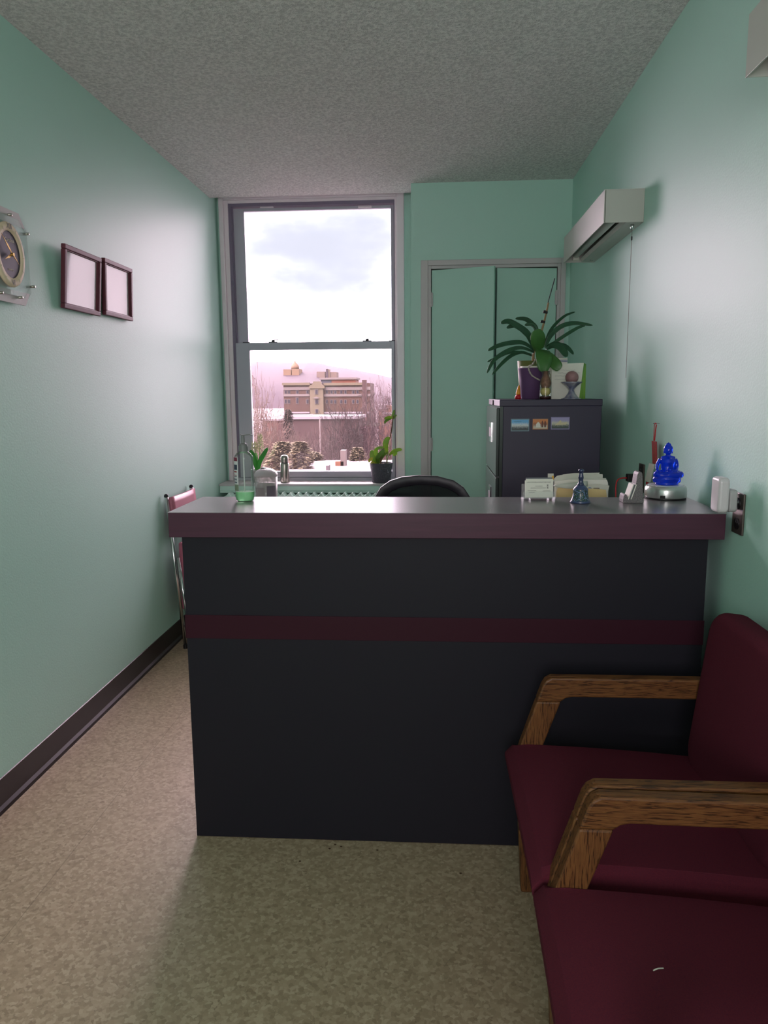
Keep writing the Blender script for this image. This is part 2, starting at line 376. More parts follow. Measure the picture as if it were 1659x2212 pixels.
# door casing of the closet
cx0, cx1, cz1 = -.078, .820, 2.226
bm = BM()
box(bm, cx0, YCL-.016, 0, DX0-.022, YCL, cz1); box(bm, DX1+.022, YCL-.016, 0, cx1, YCL, cz1); box(bm, DX0-.022, YCL-.016, DZ+.022, DX1+.022, YCL, cz1)
box(bm, DX0-.022, YCL-.009, 0, DX0-.002, YCL+.08, DZ+.022); box(bm, DX1+.002, YCL-.009, 0, DX1+.022, YCL+.08, DZ+.022); box(bm, DX0-.002, YCL-.009, DZ+.002, DX1+.002, YCL+.08, DZ+.022)
struct('trim_2', bm, 'white', bev=.002)
def closet_door(n, hx, sgn, ang, w):
    d = bpy.data.objects.new('door_%d' % n, None); COL.objects.link(d); d['kind'] = 'structure'; d.location = (hx, YCL-.006, .012)
    d.rotation_euler = (0, 0, -sgn*ang)
    bm = BM(); box(bm, min(0, sgn*w), 0, 0, max(0, sgn*w), .03, DZ-.018)
    obj('door_leaf', bm, 'wall2', d, bev=.002)
    for z in (.35, 1.02, 1.93):
        bm = BM(); lathe(bm, [(.007, 0), (.007, .09)], 10, (-sgn*.002, -.008, z)); box(bm, -sgn*.002-.012, -.006, z+.005, -sgn*.002+.012, -.003, z+.085)
        obj('hinge', bm, 'white', d)
    return d
closet_door(1, DX0+.002, 1, .34, .402)
closet_door(2, DX1-.002, -1, .13, .375)
# baseboards
def cove(name, x, sgn, y0, y1):
    bm = BM(); prism(bm, [(x, 0), (x+sgn*.016, 0), (x+sgn*.013, .012), (x+sgn*.004, .022), (x+sgn*.003, .112), (x, .114)], 1, y0, y1)
    struct(name, bm, 'base')
cove('baseboard_left', XL, 1, YB, YW-.001); cove('baseboard_right', XR, -1, YB, YCL)
bm = BM(); box(bm, XL+.02, YB, 0, XR-.02, YB+.008, .114); struct('baseboard_back', bm, 'base')

# the window: casing, two sashes, glass, locks
YC = 5.22
win = bpy.data.objects.new('window_1', None); COL.objects.link(win); win['kind'] = 'structure'; win.location = (0, 0, 0)
def pxr(x0, x1, Y, py=740): return P(x0, py, Y=Y).x, P(x1, py, Y=Y).x
ox0 = XL+.004; ox1 = P(873.5, 700, Y=YC).x
ix0 = P(496, 700, Y=YC).x+.012; ix1 = P(857, 700, Y=YC).x
bm = BM()
ztop = P(680, 421, Y=YC).z
def ring(bm, a, b, c, d, x0, x1, z0, z1, y0, y1):
    """rectangular frame, outer a..b by c..d, inner x0..x1 by z0..z1"""
    box(bm, a, y0, c, x0, y1, d); box(bm, x1, y0, c, b, y1, d); box(bm, x0, y0, z1, x1, y1, d)
    if z0 > c: box(bm, x0, y0, c, x1, y1, z0)
ring(bm, ox0+.018, ox1, .80, ZC+.05, ix0-.03, ix1, .80, ztop-.015, YC, YC+.05)
ring(bm, ix0-.03, ix1, .80, ztop-.015, ix0, ix1-.012, .80, ztop-.035, YC+.02, YC+.05)
obj('window_casing', bm, 'casing', win, bev=.004)
bm = BM()   # jamb liner
sx0, sx1 = ix0+.012, ix1-.018
ring(bm, ix0, ix1-.012, .80, ztop-.035, sx0+.008, sx1, .828, ztop-.055, YC+.03, YC+.12)
box(bm, sx0-.012, YC+.045, .828, sx0+.014, YC+.075, ztop-.055)
obj('jamb_liner', bm, mat('dark_jamb_track', (120, 110, 130), .4), win)
def sash(name, px0, px1, py0, py1, ox_0, ox_1, oz0, oz1, Y, glassmat, th=.035):
    g0 = P(px0, (py0+py1)/2, Y=Y); g1 = P(px1, (py0+py1)/2, Y=Y)
    z1 = P(680, py0, Y=Y).z; z0 = P(700, py1, Y=Y).z
    bm = BM(); ring(bm, ox_0, ox_1, oz0, oz1, g0.x, g1.x, z0, z1, Y, Y+th)
    o = obj(name, bm, 'sash', win, bev=.003)
    bm = BM(); box(bm, g0.x-.003, Y+th*.45, z0-.003, g1.x+.003, Y+th*.55, z1+.003)
    obj('window_pane', bm, glassmat, o)
    return o, g0.x, g1.x, z0, z1
YU, YL = 5.285, 5.24
zU1 = ztop-.06
zm = P(690, 744, Y=YL).z
us = sash('upper_sash', 531.5, 845, 453, 738, sx0-.002, sx1+.004, zm-.02, zU1, YU, 'pane')
zl1 = P(690, 738.5, Y=YL).z
ls = sash('lower_sash', 543.5, 846, 755, 1018, sx0+.008, sx1, P(690, 1031, Y=YL).z, zl1, YL, 'pane_hazy')
bm = BM(); box(bm, ls[1]-.012, YL-.006, ls[4], ls[2]+.012, YL+.002, ls[4]+.010); box(bm, ls[1]-.012, YL-.006, ls[3]-.010, ls[2]+.012, YL+.002, ls[3]); box(bm, ls[1]-.012, YL-.006, ls[3], ls[1]-.004, YL+.002, ls[4]); box(bm, ls[2]+.004, YL-.006, ls[3], ls[2]+.012, YL+.002, ls[4])
obj('glazing_bead', bm, 'sash', ls[0])
bm = BM(); box(bm, ox0+.02, YC+.012, .797, ox1, YC+.05, ls[3]-.045); obj('bottom_rail', bm, 'sash', win, bev=.003)
for px in (590, 793):
    p = P(px, 738, Y=YL+.015)
    bm = BM(); box(bm, p.x-.03, YL+.004, zl1, p.x+.03, YL+.028, zl1+.006); lathe(bm, [(.012, 0), (.012, .008), (.006, .013)], 12, (p.x, YL+.016, zl1+.005)); box(bm, p.x-.002, YL+.006, zl1+.014, p.x+.038, YL+.014, zl1+.019)
    obj('sash_lock', bm, 'dark', win)
for px in (533, 848):
    p = P(px, 738, Y=YL+.012); bm = BM(); box(bm, p.x-.026, YL+.004, zl1, p.x+.022, YL+.026, zl1+.005); obj('tilt_latch', bm, 'dark', win)
for px in (576, 788):
    p = P(px, 447, Y=YU-.01); bm = BM(); box(bm, p.x-.045, YU-.016, p.z-.005, p.x+.045, YU, p.z+.007); obj('sash_lift', bm, 'casing', win)
# sill and its apron
struct('trim_3', B(XL+.002, 5.03, .785, CX-.002, YC+.05, .80), 'white', bev=.003)
bm = BM(); box(bm, XL+.002, 5.045, .735, CX-.002, 5.075, .785); box(bm, XL+.002, 5.04, .752, CX-.002, 5.046, .757)
struct('trim_4', bm, 'mintgloss', bev=.002)

# radiator under the sill
rad = thing('radiator', 'mint painted column radiator with wavy fin tops under the window sill', 'radiator', (0, 4.97, 0))
pitch = 17.0*4.97/F; x = P(496, 1066, Y=4.97).x; n = 0
while x < -.30:
    bm = BM(); pts = []
    w = pitch*.498
    prof = [(-w, .10), (-w, .728), (-w*.7, .730), (-w*.35, .735), (-w*.05, .744), (w*.2, .753), (w*.35, .749), (w*.6, .736), (w, .728), (w, .10)]
    prism(bm, prof, 1, -.045, .05)
    obj('radiator_section', bm, 'mintgloss', rad, loc=(x, 0, 0), bev=.004, seg=2); x += pitch; n += 1
xr = x-pitch
bm = BM(); box(bm, P(496, 1066, Y=4.97).x-.01, -.03, .12, xr+.01, .03, .20); box(bm, P(496, 1066, Y=4.97).x-.01, -.012, .60, xr+.01, .03, .66)
obj('radiator_pipe', bm, 'mintgloss', rad, bev=.01)
for xx in (P(496, 1066, Y=4.97).x+.03, xr-.03): obj('radiator_foot', B(xx-.02, -.03, 0, xx+.02, .03, .11), 'mintgloss', rad)

# ---------------------------------------------------------------- reception counter
cnt = thing('reception_counter', 'black laminate reception counter with dark wood edge and maroon band', 'counter', (0, 2.14, 0))
def CB(x0, y0, z0, x1, y1, z1): return B(x0, y0-2.14, z0, x1, y1-2.14, z1)
obj('front_panel', CB(-.755, 2.168, .002, .792, 2.188, .985), 'laminate', cnt, bev=.0015)
obj('side_panel', CB(-.753, 2.188, .002, -.733, 2.95, .725), 'laminate', cnt)
obj('side_panel', CB(.772, 2.188, .002, .790, 2.95, .725), 'laminate', cnt)
obj('end_panel', CB(-.753, 2.188, .725, -.733, 2.44, .985), 'laminate', cnt)
obj('end_panel', CB(.772, 2.188, .725, .790, 2.44, .985), 'laminate', cnt)
obj('accent_band', CB(-.757, 2.1655, .664, .794, 2.169, .738), mat('maroon_laminate_band', (54, 20, 33), .5, spec=.2), cnt, bev=.0008)
obj('counter_edge', CB(-.783, 2.138, .985, .826, 2.478, 1.0585), 'mahog', cnt, bev=.0015)
obj('counter_top', CB(-.784, 2.137, 1.0585, .827, 2.479, 1.060), 'top', cnt)
obj('work_surface', CB(-.733, 2.188, .705, .772, 2.96, .73), 'top', cnt, bev=.002)

# ---------------------------------------------------------------- filing cabinet
fx0, fx1, fy0, fy1, fz = .297, .748, 3.40, 4.06, 1.372
cab = thing('filing_cabinet', 'tall dark metal filing cabinet against the right wall behind the counter', 'filing cabinet', (fx0, fy0, 0))
W_, D_ = fx1-fx0, fy1-fy0
obj('cabinet_body', B(.016, .004, 0, W_, D_, fz-.028), 'cab', cab, bev=.003)
bm = BM(); box(bm, 0, 0, fz-.030, W_+.002, D_+.002, fz); obj('cabinet_top', bm, 'cab', cab, bev=.003)
obj('front_frame', B(.002, .002, 0, .016, D_-.002, fz-.030), 'cabf', cab)
dh = (fz-.05-.06)/4
for i in range(4):
    z1 = fz-.036-i*dh; z0 = z1-dh+.006
    d = obj('drawer', B(-.012, .012, z0, .002, D_-.012, z1), 'cabf', cab, bev=.003)
    bm = BM(); box(bm, -.016, D_*.5-.055, z1-.17, -.012, D_*.5+.055, z1-.075)
    obj('handle', bm, 'chrome', d)
    obj('handle_grip', B(-.017, D_*.5-.05, z1-.145, -.0155, D_*.5+.05, z1-.10), 'black', d)
bm = BM(); lathe(bm, [(0, 0), (.012, 0), (.012, .006), (0, .006)], 16); lk = obj('lock', bm, 'dark', cab, loc=(0, .34, fz-.016), rot=(0, -PI/2, 0))

# picture magnets on the cabinet side
def magnet(px0, py0, px1, py1, col1, col2, col3, border, label, cat='magnet'):
    a = P(px0, py0, Y=fy0); b = P(px1, py1, Y=fy0); w = b.x-a.x; h = a.z-b.z
    t = thing('picture_magnet', label, cat, ((a.x+b.x)/2, fy0+.003, (a.z+b.z)/2), group='picture magnets on the filing cabinet')
    obj('magnet_board', B(-w/2, -.0025, -h/2, w/2, 0, h/2), mat('magnet_border', border, .4), t)
    iw, ih = w*.46, h*.43
    mt = mat('magnet_picture', col1, .35); tr = mt.node_tree; bb = tr.nodes['Principled BSDF']
    tcn = N(tr, 'ShaderNodeTexCoord'); sp = N(tr, 'ShaderNodeSeparateXYZ'); tr.links.new(tcn.outputs['Object'], sp.inputs[0])
    n = N(tr, 'ShaderNodeTexNoise'); n.inputs['Scale'].default_value = 260; n.inputs['Detail'].default_value = 5; tr.links.new(tcn.outputs['Object'], n.inputs['Vector'])
    zz = mapr(tr, sp.outputs['Z'], -ih, ih, 0, 1); a_ = N(tr, 'ShaderNodeMath', operation='MULTIPLY_ADD'); a_.inputs[1].default_value = .5
    s_ = N(tr, 'ShaderNodeMath', operation='SUBTRACT'); s_.inputs[1].default_value = .25
    tr.links.new(n.outputs['Fac'], a_.inputs[0]); tr.links.new(zz, a_.inputs[2]); tr.links.new(a_.outputs[0], s_.inputs[0])
    cr = N(tr, 'ShaderNodeValToRGB'); tr.links.new(s_.outputs[0], cr.inputs[0]); e = cr.color_ramp.elements
    e[0].position = .2; e[0].color = lin(col3); e[1].position = .75; e[1].color = lin(col1); q = e.new(.5); q.color = lin(col2)
    tr.links.new(cr.outputs[0], bb.inputs['Base Color'])
    obj('magnet_picture', B(-iw, -.0032, -ih, iw, -.0024, ih), mt, t)
    return t, w, h
T1, w1, h1 = magnet(1104, 905, 1143, 931.5, (96, 168, 214), (206, 214, 214), (52, 66, 66), (110, 140, 150), 'picture magnet of a city under blue sky, leftmost on the cabinet')
T2, w2, h2 = magnet(1151, 905, 1183.5, 927.5, (206, 126, 66), (146, 84, 50), (196, 188, 168), (190, 130, 84), 'small orange picture magnet, middle of three on the cabinet')
T3, w3, h3 = magnet(1190.5, 901, 1230, 927.5, (158, 152, 190), (200, 198, 176), (60, 74, 66), (140, 132, 172), 'lilac picture magnet of a pale building, rightmost on the cabinet')
# the domes and towers printed on the middle one, roofs on the right one
bm = BM(); prism(bm, [(-w2*.28, -h2*.3), (-w2*.28, 0), (-w2*.2, h2*.15), (-w2*.14, h2*.22), (-w2*.08, h2*.15), (0, 0), (0, -h2*.3)], 1, -.0038, -.0031); obj('printed_dome', bm, 'paper', T2)
bm = BM()
for q in (.08, .26): prism(bm, [(w2*q, -h2*.3), (w2*q, h2*.2), (w2*(q+.05), h2*.36), (w2*(q+.1), h2*.2), (w2*(q+.1), -h2*.3)], 1, -.0038, -.0031)
obj('printed_towers', bm, mat('print_brown', (96, 50, 36), .5), T2)
bm = BM(); prism(bm, [(-w3*.3, -h3*.15), (-w3*.12, h3*.05), (0, h3*.28), (w3*.1, h3*.05), (w3*.38, h3*.1), (w3*.3, -h3*.12)], 1, -.0038, -.0031); obj('printed_hall', bm, 'cream', T3)
bm = BM(); tube(bm, [(-w1*.34+q*w1*.028, -.0036, h1*.28+.0016*math.sin(q*2.1)) for q in range(16)], .0004, 4); obj('printed_script', bm, mat('print_dark_blue', (30, 50, 80), .5), T1)

# ---------------------------------------------------------------- things on the cabinet
ct = fz
pot_c = P(1146, 860, Y=3.56)
orc = thing('potted_orchid', 'orchid with long drooping green leaves in a purple pot on the cabinet', 'orchid', (pot_c.x, 3.56, ct))
def O(X, Y_, dy=0.0):    # zoomed-crop pixel to local point of the orchid
    p = P(1040+X/5.53, 560+Y_/5.53, Y=3.56+dy); return p-Vector((pot_c.x, 3.56, ct))
M['purple'] = mat('purple_glazed_pot', (92, 66, 100), .5, spec=.1)
ph = O(600, 1300).z
bm = BM(); lathe(bm, [(.040, 0), (.044, .004), (.052, ph*.6), (.0585, ph-.004), (.060, ph), (.056, ph), (.05, ph-.012), (0, ph-.014)], 40)
obj('pot', bm, 'purple', orc, smooth=True)
bm = BM(); lathe(bm, [(.049, ph-.012), (.050, ph+.008), (.047, ph+.008), (.045, ph-.006), (0, ph-.006)], 32); obj('inner_pot', bm, 'paper', orc, smooth=True)
bm = BM(); random.seed(3)
for i in range(60):
    a = random.random()*2*PI; r = random.random()*.04; ball(bm, (r*math.cos(a), r*math.sin(a), ph-.002+random.random()*.006), .006, 1.6, 1, .6, 6, 4, Matrix.Rotation(a, 3, 'Z'))
o = obj('bark_mulch', bm, mat('bark', (104, 84, 50), .9), orc); o['kind'] = 'stuff'
LEAFG = mat('orchid_leaf_green', (44, 84, 56), .38, spec=.5, var=(30, .5, (36, 70, 52), (1, 1, 1)))
LEAFB = mat('orchid_front_leaf_green', (66, 112, 52), .4, spec=.5, var=(30, .5, (54, 98, 48), (1, 1, 1)))
def olf(pts, w, mt=LEAFG, face=(0, -1, .35), **k):
    ps = [O(*p) for p in pts]; bm = BM(); leaf(bm, ps, w*3.56/F/5.53, Vector(face), **k)
    obj('leaf', bm, mt, orc, smooth=True, solid=.0014)
f3 = (0, -1, .3)
olf([(640,1100,0),(600,990,-.01),(540,880,-.03),(430,800,-.06),(320,745,-.09),(232,765,-.11)], 78, tip=.1)
olf([(650,1060,.02),(560,920,.04),(450,810,.06),(390,790,.07),(300,820,.09)], 66)
olf([(665,1000,.04),(655,840,.06),(600,770,.09),(520,715,.12),(405,708,.15)], 62)
olf([(680,980,.05),(660,850,.05),(610,780,.05),(515,785,.06)], 50)
olf([(625,1080,-.01),(500,1000,-.04),(350,1000,-.08),(200,1035,-.13),(75,1092,-.17)], 56)
olf([(630,1110,-.02),(500,1062,-.06),(380,1070,-.10),(250,1130,-.14),(140,1220,-.18),(65,1362,-.2)], 50)
olf([(600,1140,0),(460,1110,-.05),(310,1120,-.1),(180,1180,-.14),(68,1225,-.17)], 36)
olf([(600,1150,.01),(480,1112,-.03),(360,1150,-.07),(240,1250,-.12),(125,1382,-.16)], 44)
olf([(750,1050,.02),(800,900,.06),(880,780,.1),(1000,675,.16),(1120,628,.2)], 36, peak=.4)
olf([(760,1060,0),(830,910,.02),(960,800,.03),(1120,765,.04),(1330,790,.03)], 56, peak=.4)
olf([(770,1070,-.01),(880,990,.0),(1030,890,.01),(1160,815,.03),(1240,793,.04)], 40, peak=.4)
olf([(770,1070,0),(860,1030,-.02),(950,1060,-.04),(1015,1168,-.07)], 110, face=(0, -1, .8), tip=.25)
olf([(800,1060,.04),(900,1025,.06),(1010,1045,.08),(1102,1136,.1)], 62, face=(0, -1, .6))
olf([(690,1080,-.02),(680,1000,-.05),(665,920,-.07),(640,845,-.08)], 178, LEAFB, face=(.1, -1, .1), tip=.1, base=.55, fold=.1)
olf([(730,1080,-.02),(742,1130,-.06),(745,1230,-.085),(735,1350,-.09)], 192, LEAFB, face=(.1, -1, -.05), base=.8, fold=.12, peak=.35)
olf([(800,1130,-.03),(850,1210,-.05),(900,1270,-.065),(945,1310,-.07)], 128, LEAFB, face=(-.2, -1, .1), fold=.1)
bm = BM(); tube(bm, smooth_path([O(610,1215), O(615,1150), O(650,1060), O(720,860,.01), O(765,680,.02), O(800,520,.02)], 5), .0045, 8)
tube(bm, smooth_path([O(630,1215), O(632,1120,-.008), O(690,950,0), O(745,740,.012), O(780,600,.014)], 5), .003, 8)
obj('flower_spike', bm, mat('dried_spike', (142, 118, 84), .6), orc, smooth=True)
bm = BM(); tube(bm, [O(690,1050,.005), O(800,500,.025), O(876,230,.04)], .0022, 6); obj('support_stake', bm, 'dark', orc)
for q in ((765, 635), (735, 750)):
    bm = BM(); p = O(*q, .015); tube(bm, [p+Vector((-.011, -.004, .002)), p+Vector((.009, -.004, -.002))], .0055, 8); tube(bm, [p+Vector((-.008, 0, .007)), p+Vector((.008, 0, .005))], .003, 6)
    obj('plant_clip', bm, 'dark', orc)
bm = BM(); pth = smooth_path([O(650,1190,-.02), O(610,1255,-.055), O(565,1280,-.062), O(570,1330,-.063), O(600,1385,-.062), O(650,1420,-.061), O(698,1446,-.061)], 5)
tube(bm, pth, [.0035+.001*math.sin(i*1.9) for i in range(len(pth))], 8); obj('aerial_root', bm, mat('silver_root', (168, 160, 150), .6), orc, smooth=True)
bm = BM(); pth = smooth_path([O(790,1330,-.07), O(825,1390,-.06), O(800,1470,-.06), O(740,1500,-.062), O(722,1560,-.07), O(722,1650,-.06)], 5)
tube(bm, pth, .0016, 6); obj('thin_root', bm, mat('thin_root_green', (110, 120, 84), .6), orc, smooth=True)

def at_cab(px, Y): return P(px, 860, Y=Y).x
# olive pot behind the orchid
x_ = at_cab(1140, 3.66)
bm = BM(); zt = P(1140, 779, Y=3.66).z-ct
lathe(bm, [(.035, 0), (.048, zt), (.044, zt), (.035, zt-.01), (0, zt-.01)], 32)
tag(obj('plant_pot', bm, mat('olive_pot', (112, 118, 66), .5), None, loc=(x_, 3.70, ct), smooth=True), 'olive green pot standing behind the purple orchid pot', 'pot')
# red and yellow figurine
x_ = at_cab(1119.5, 3.66); g = thing('figurine', 'small red and yellow figurine half hidden behind the purple pot', 'figurine', (x_+.002, 3.66, ct))
bm = BM(); lathe(bm, [(0, 0), (.018, 0), (.019, .012), (.012, .022), (0, .024)], 18); obj('figurine_base', bm, mat('toy_red', (190, 28, 36), .4), g, smooth=True)
bm = BM(); lathe(bm, [(.011, .018), (.014, .028), (.010, .045), (.004, .062), (0, .068)], 16); obj('figurine_body', bm, mat('toy_yellow', (232, 160, 40), .4), g, smooth=True)
# small glass bottle with a yellow ball stopper below
x_ = at_cab(1179.5, 3.44); sc_ = 3.46/F
g = thing('glass_vase', 'small glass vase with brown filling and yellow ball beside purple pot', 'vase', (x_, 3.462, ct))
bm = BM(); lathe(bm, [(.024, .0), (.025, .010), (.025, .014), (.024, .0145)], 24, (0, 0, 0)); obj('vase_base', bm, mat('dark_red_band', (66, 26, 32), .4), g, smooth=True)
bm = BM(); ball(bm, (0, 0, .035), .0235, 1, 1, .86); obj('yellow_ball', bm, mat('yellow_wax', (206, 188, 122), .45), g, smooth=True)
bm = BM(); lathe(bm, [(.018, .052), (.024, .068), (.024, .078), (.019, .092), (.014, .102), (.0135, .112), (.017, .124)], 24); obj('brown_filling', bm, mat('brown_sand', (150, 108, 86), .6, var=(90, .8, (110, 74, 60), (1, 1, 1))), g, smooth=True)
bm = BM(); lathe(bm, [(.026, 0), (.0265, .012), (.0265, .045), (.0255, .056), (.026, .075), (.020, .095), (.0155, .105), (.019, .126), (.0175, .126), (.014, .106)], 28); obj('vase_glass', bm, 'clear', g, smooth=True)
# pedestal dish with a stone ball
x_ = at_cab(1234, 3.49); g = thing('pedestal_dish', 'small blue grey glazed pedestal dish on the cabinet', 'dish', (x_, 3.49, ct))
k = 3.49/F/5.53
prof = [(118, 0), (112, 8), (80, 18), (62, 40), (40, 70), (30, 100), (36, 120), (62, 150), (95, 175), (128, 196), (122, 198), (80, 182), (40, 172), (0, 170)]
bm = BM(); lathe(bm, [(a*k, b*k) for a, b in prof], 40)
mt = mat('blue_glaze', (96, 100, 128), .25, coat=.4, var=(40, .9, (168, 166, 168), (1, 1, .6))); obj('dish', bm, mt, g, smooth=True)
bm = BM(); ball(bm, (0, 0, 0), 75*k, u=28, v=18); tag(obj('stone_ball', bm, mat('pink_stone', (150, 112, 112), .5, bump=(200, .2, .002)), None, loc=(x_, 3.49, ct+(182+66)*k), smooth=True), 'pinkish brown stone ball resting in the pedestal dish', 'ball')
# white greeting card with green back leaf
def quad(a, b, c, d):
    bm = BM(); bm.faces.new([bm.verts.new(p) for p in (a, b, c, d)]); return bm
c1 = P(1192, 790, Y=3.54); c2 = P(1262, 782, Y=3.535); bx = c1.x; w = c2.x-c1.x
g = thing('greeting_card', 'white greeting card with handwriting and green back standing behind the dish', 'card', (c1.x, 3.53, ct))
h = P(1230, 786, Y=3.54).z-ct
obj('card_front', quad((0, 0, 0), (w*.87, 0, 0), (w*1.0, .012, h+.004), (0, .012, h)), 'paper', g, solid=.0006)
obj('card_back', quad((w*.86, .0, 0), (w*1.12, .045, 0), (w*1.12, .05, h), (w*1.0, .0135, h+.003)), mat('card_green', (136, 180, 70), .5, var=(30, .8, (96, 150, 60), (1, 1, .3))), g, solid=.0006)
ink = mat('grey_ink', (120, 122, 130), .6)
random.seed(5)
for i, (zz, x0, x1) in enumerate(((.82, .3, .75), (.74, .2, .9), (.66, .1, .6), (.56, .1, .5))):
    bm = BM(); xx = x0*w; pts = []
    while xx < x1*w: pts.append((xx, .012*zz-.0014, h*zz+random.uniform(-.0022, .0022))); xx += .0022
    tube(bm, pts, .00035, 4); obj('handwriting', bm, ink, g)
# second card behind with blue stripes
a = P(1200, 769, Y=3.62); b = P(1226, 800, Y=3.62)
g = thing('striped_card', 'white card with two blue stripes behind the orchid on the cabinet', 'card', (a.x, 3.62, ct))
hh = P(1213, 773, Y=3.62).z-ct; w = b.x-a.x
obj('card_sheet', quad((-.03, 0, 0), (w, 0, 0), (w, .01, hh), (-.03, .01, hh)), 'paper', g, solid=.0006)
bm = BM(); box(bm, -.03, .0085-.001, hh-.012, w, .009, hh-.009); box(bm, -.03, .0075-.001, hh-.018, w, .0085, hh-.0155); obj('blue_stripes', bm, mat('stripe_blue', (52, 74, 140), .5), g)

# ---------------------------------------------------------------- things on the counter
TZ = 1.060
bp_ = P(528, 1083, Z=TZ); s = 2.37/F
g = thing('sanitizer_bottle', 'clear pump bottle with a little green gel on the counter left end', 'bottle', (bp_.x, bp_.y+.01, TZ))
# zoom crop scale 5.184: body 845-1085 wide, z from 960 up
k = s/5.184*.985
def ellathe(prof, fy=.72, seg=40):
    bm = BM(); lathe(bm, prof, seg); bmesh.ops.scale(bm, vec=(1, fy, 1), verts=bm.verts); return bm
body = [(92, 0), (104, 14), (110, 50), (111, 120), (110, 500), (108, 525), (80, 560), (55, 575), (50, 585)]
obj('bottle_body', ellathe([(a*k, b*k) for a, b in body]), 'clear', g, smooth=True)
gel = mat('green_gel', (176, 240, 188), .2, trans=.25, ior=1.2)
obj('gel', ellathe([(88*k, 4*k), (100*k, 16*k), (106*k, 50*k), (107*k, 112*k)]), gel, g, smooth=False)
GR = mat('grey_pump_plastic', (118, 120, 118), .4)
bm = BM(); lathe(bm, [(53*k, 582*k), (53*k, 640*k), (46*k, 650*k), (46*k, 664*k), (38*k, 664*k), (34*k, 672*k), (22*k, 676*k), (20*k, 765*k), (0, 766*k)], 28); obj('pump_collar', bm, GR, g, smooth=False, bev=.0005)
bm = BM(); tube(bm, smooth_path([(-30*k, 0, 778*k), (-10*k, 0, 772*k), (20*k, 0, 768*k), (60*k, 0, 772*k), (90*k, 0, 772*k), (115*k, 0, 760*k)], 4), [5.5*k]*21, 10, flat=2.6); obj('pump_spout', bm, GR, g, smooth=True)
bm = BM(); tube(bm, [(0, 0, 45*k), (-2*k, 0, 560*k)], 8*k, 10); obj('dip_tube', bm, mat('milky_tube', (206, 210, 208), .4), g, smooth=True)
def curved_label(z0, z1, a0, a1, rr, mt, name, fy=.72):
    bm = BM(); n_ = 10; v0 = []; v1 = []
    for i in range(n_+1):
        a = a0+(a1-a0)*i/n_; v0.append(bm.verts.new((rr*math.cos(a), rr*fy*math.sin(a), z0))); v1.append(bm.verts.new((rr*math.cos(a), rr*fy*math.sin(a), z1)))
    for i in range(n_): bm.faces.new((v0[i], v0[i+1], v1[i+1], v1[i]))
    return obj(name, bm, mt, g, solid=.0004)
A0, A1 = math.radians(178), math.radians(242)
curved_label(120*k, 520*k, A0, A1, 112.5*k, mat('label_white', (206, 208, 206), .5), 'label')
curved_label(470*k, 515*k, A0+.1, A1-.06, 114*k, mat('label_maroon', (120, 44, 66), .5), 'label_band')
NV = mat('label_navy', (56, 66, 84), .5)
curved_label(370*k, 430*k, A0+.25, A1-.1, 114*k, NV, 'label_emblem')
RD = mat('label_red', (150, 50, 56), .5)
for z, mt, q in ((340, RD, .28), (305, RD, .3), (290, NV, .34), (262, NV, .3), (250, NV, .36), (225, NV, .34), (215, NV, .3)):
    curved_label(z*k, (z+ (16 if z == 340 else 7))*k, A0+q, A1-.18, 114*k, mt, 'label_text')
curved_label(125*k, 200*k, A0, A1, 113.3*k, mat('label_green', (120, 134, 110), .5), 'label_foot')

# acrylic holder of business cards (right)
cp = P(1165, 1082, Z=TZ); k = cp.y/F/7.54
g = thing('business_card_holder', 'clear acrylic holder of white business cards, left of the bell', 'card holder', (cp.x, cp.y+.02, TZ), .05)
hw = 260*k
bm = BM(); box(bm, -hw, -.012, .006, hw, -.010, .006+118*k); box(bm, -hw, .024, .006, hw, .026, .050); box(bm, -hw, -.012, .006, hw, .026, .008)
prism(bm, [(-.012, 0), (.034, 0), (-.006, .026), (-.012, .026)], 0, hw-.002, hw); prism(bm, [(-.012, 0), (.034, 0), (-.006, .026), (-.012, .026)], 0, -hw, -hw+.002)
obj('acrylic_tray', bm, 'acrylic', g)
for sgn in (-.55, .6): obj('tray_foot', B(sgn*hw-.001, -.012, 0, sgn*hw+.001, .02, .007), 'acrylic', g)
g2 = g
cards = [(0, 'paper', .055), (1, 'paper', .0565), (2, 'cream', .0575), (3, 'paper', .058), (4, 'dark', .0615)]
nd = mat('card_grey_top', (96, 98, 104), .5)
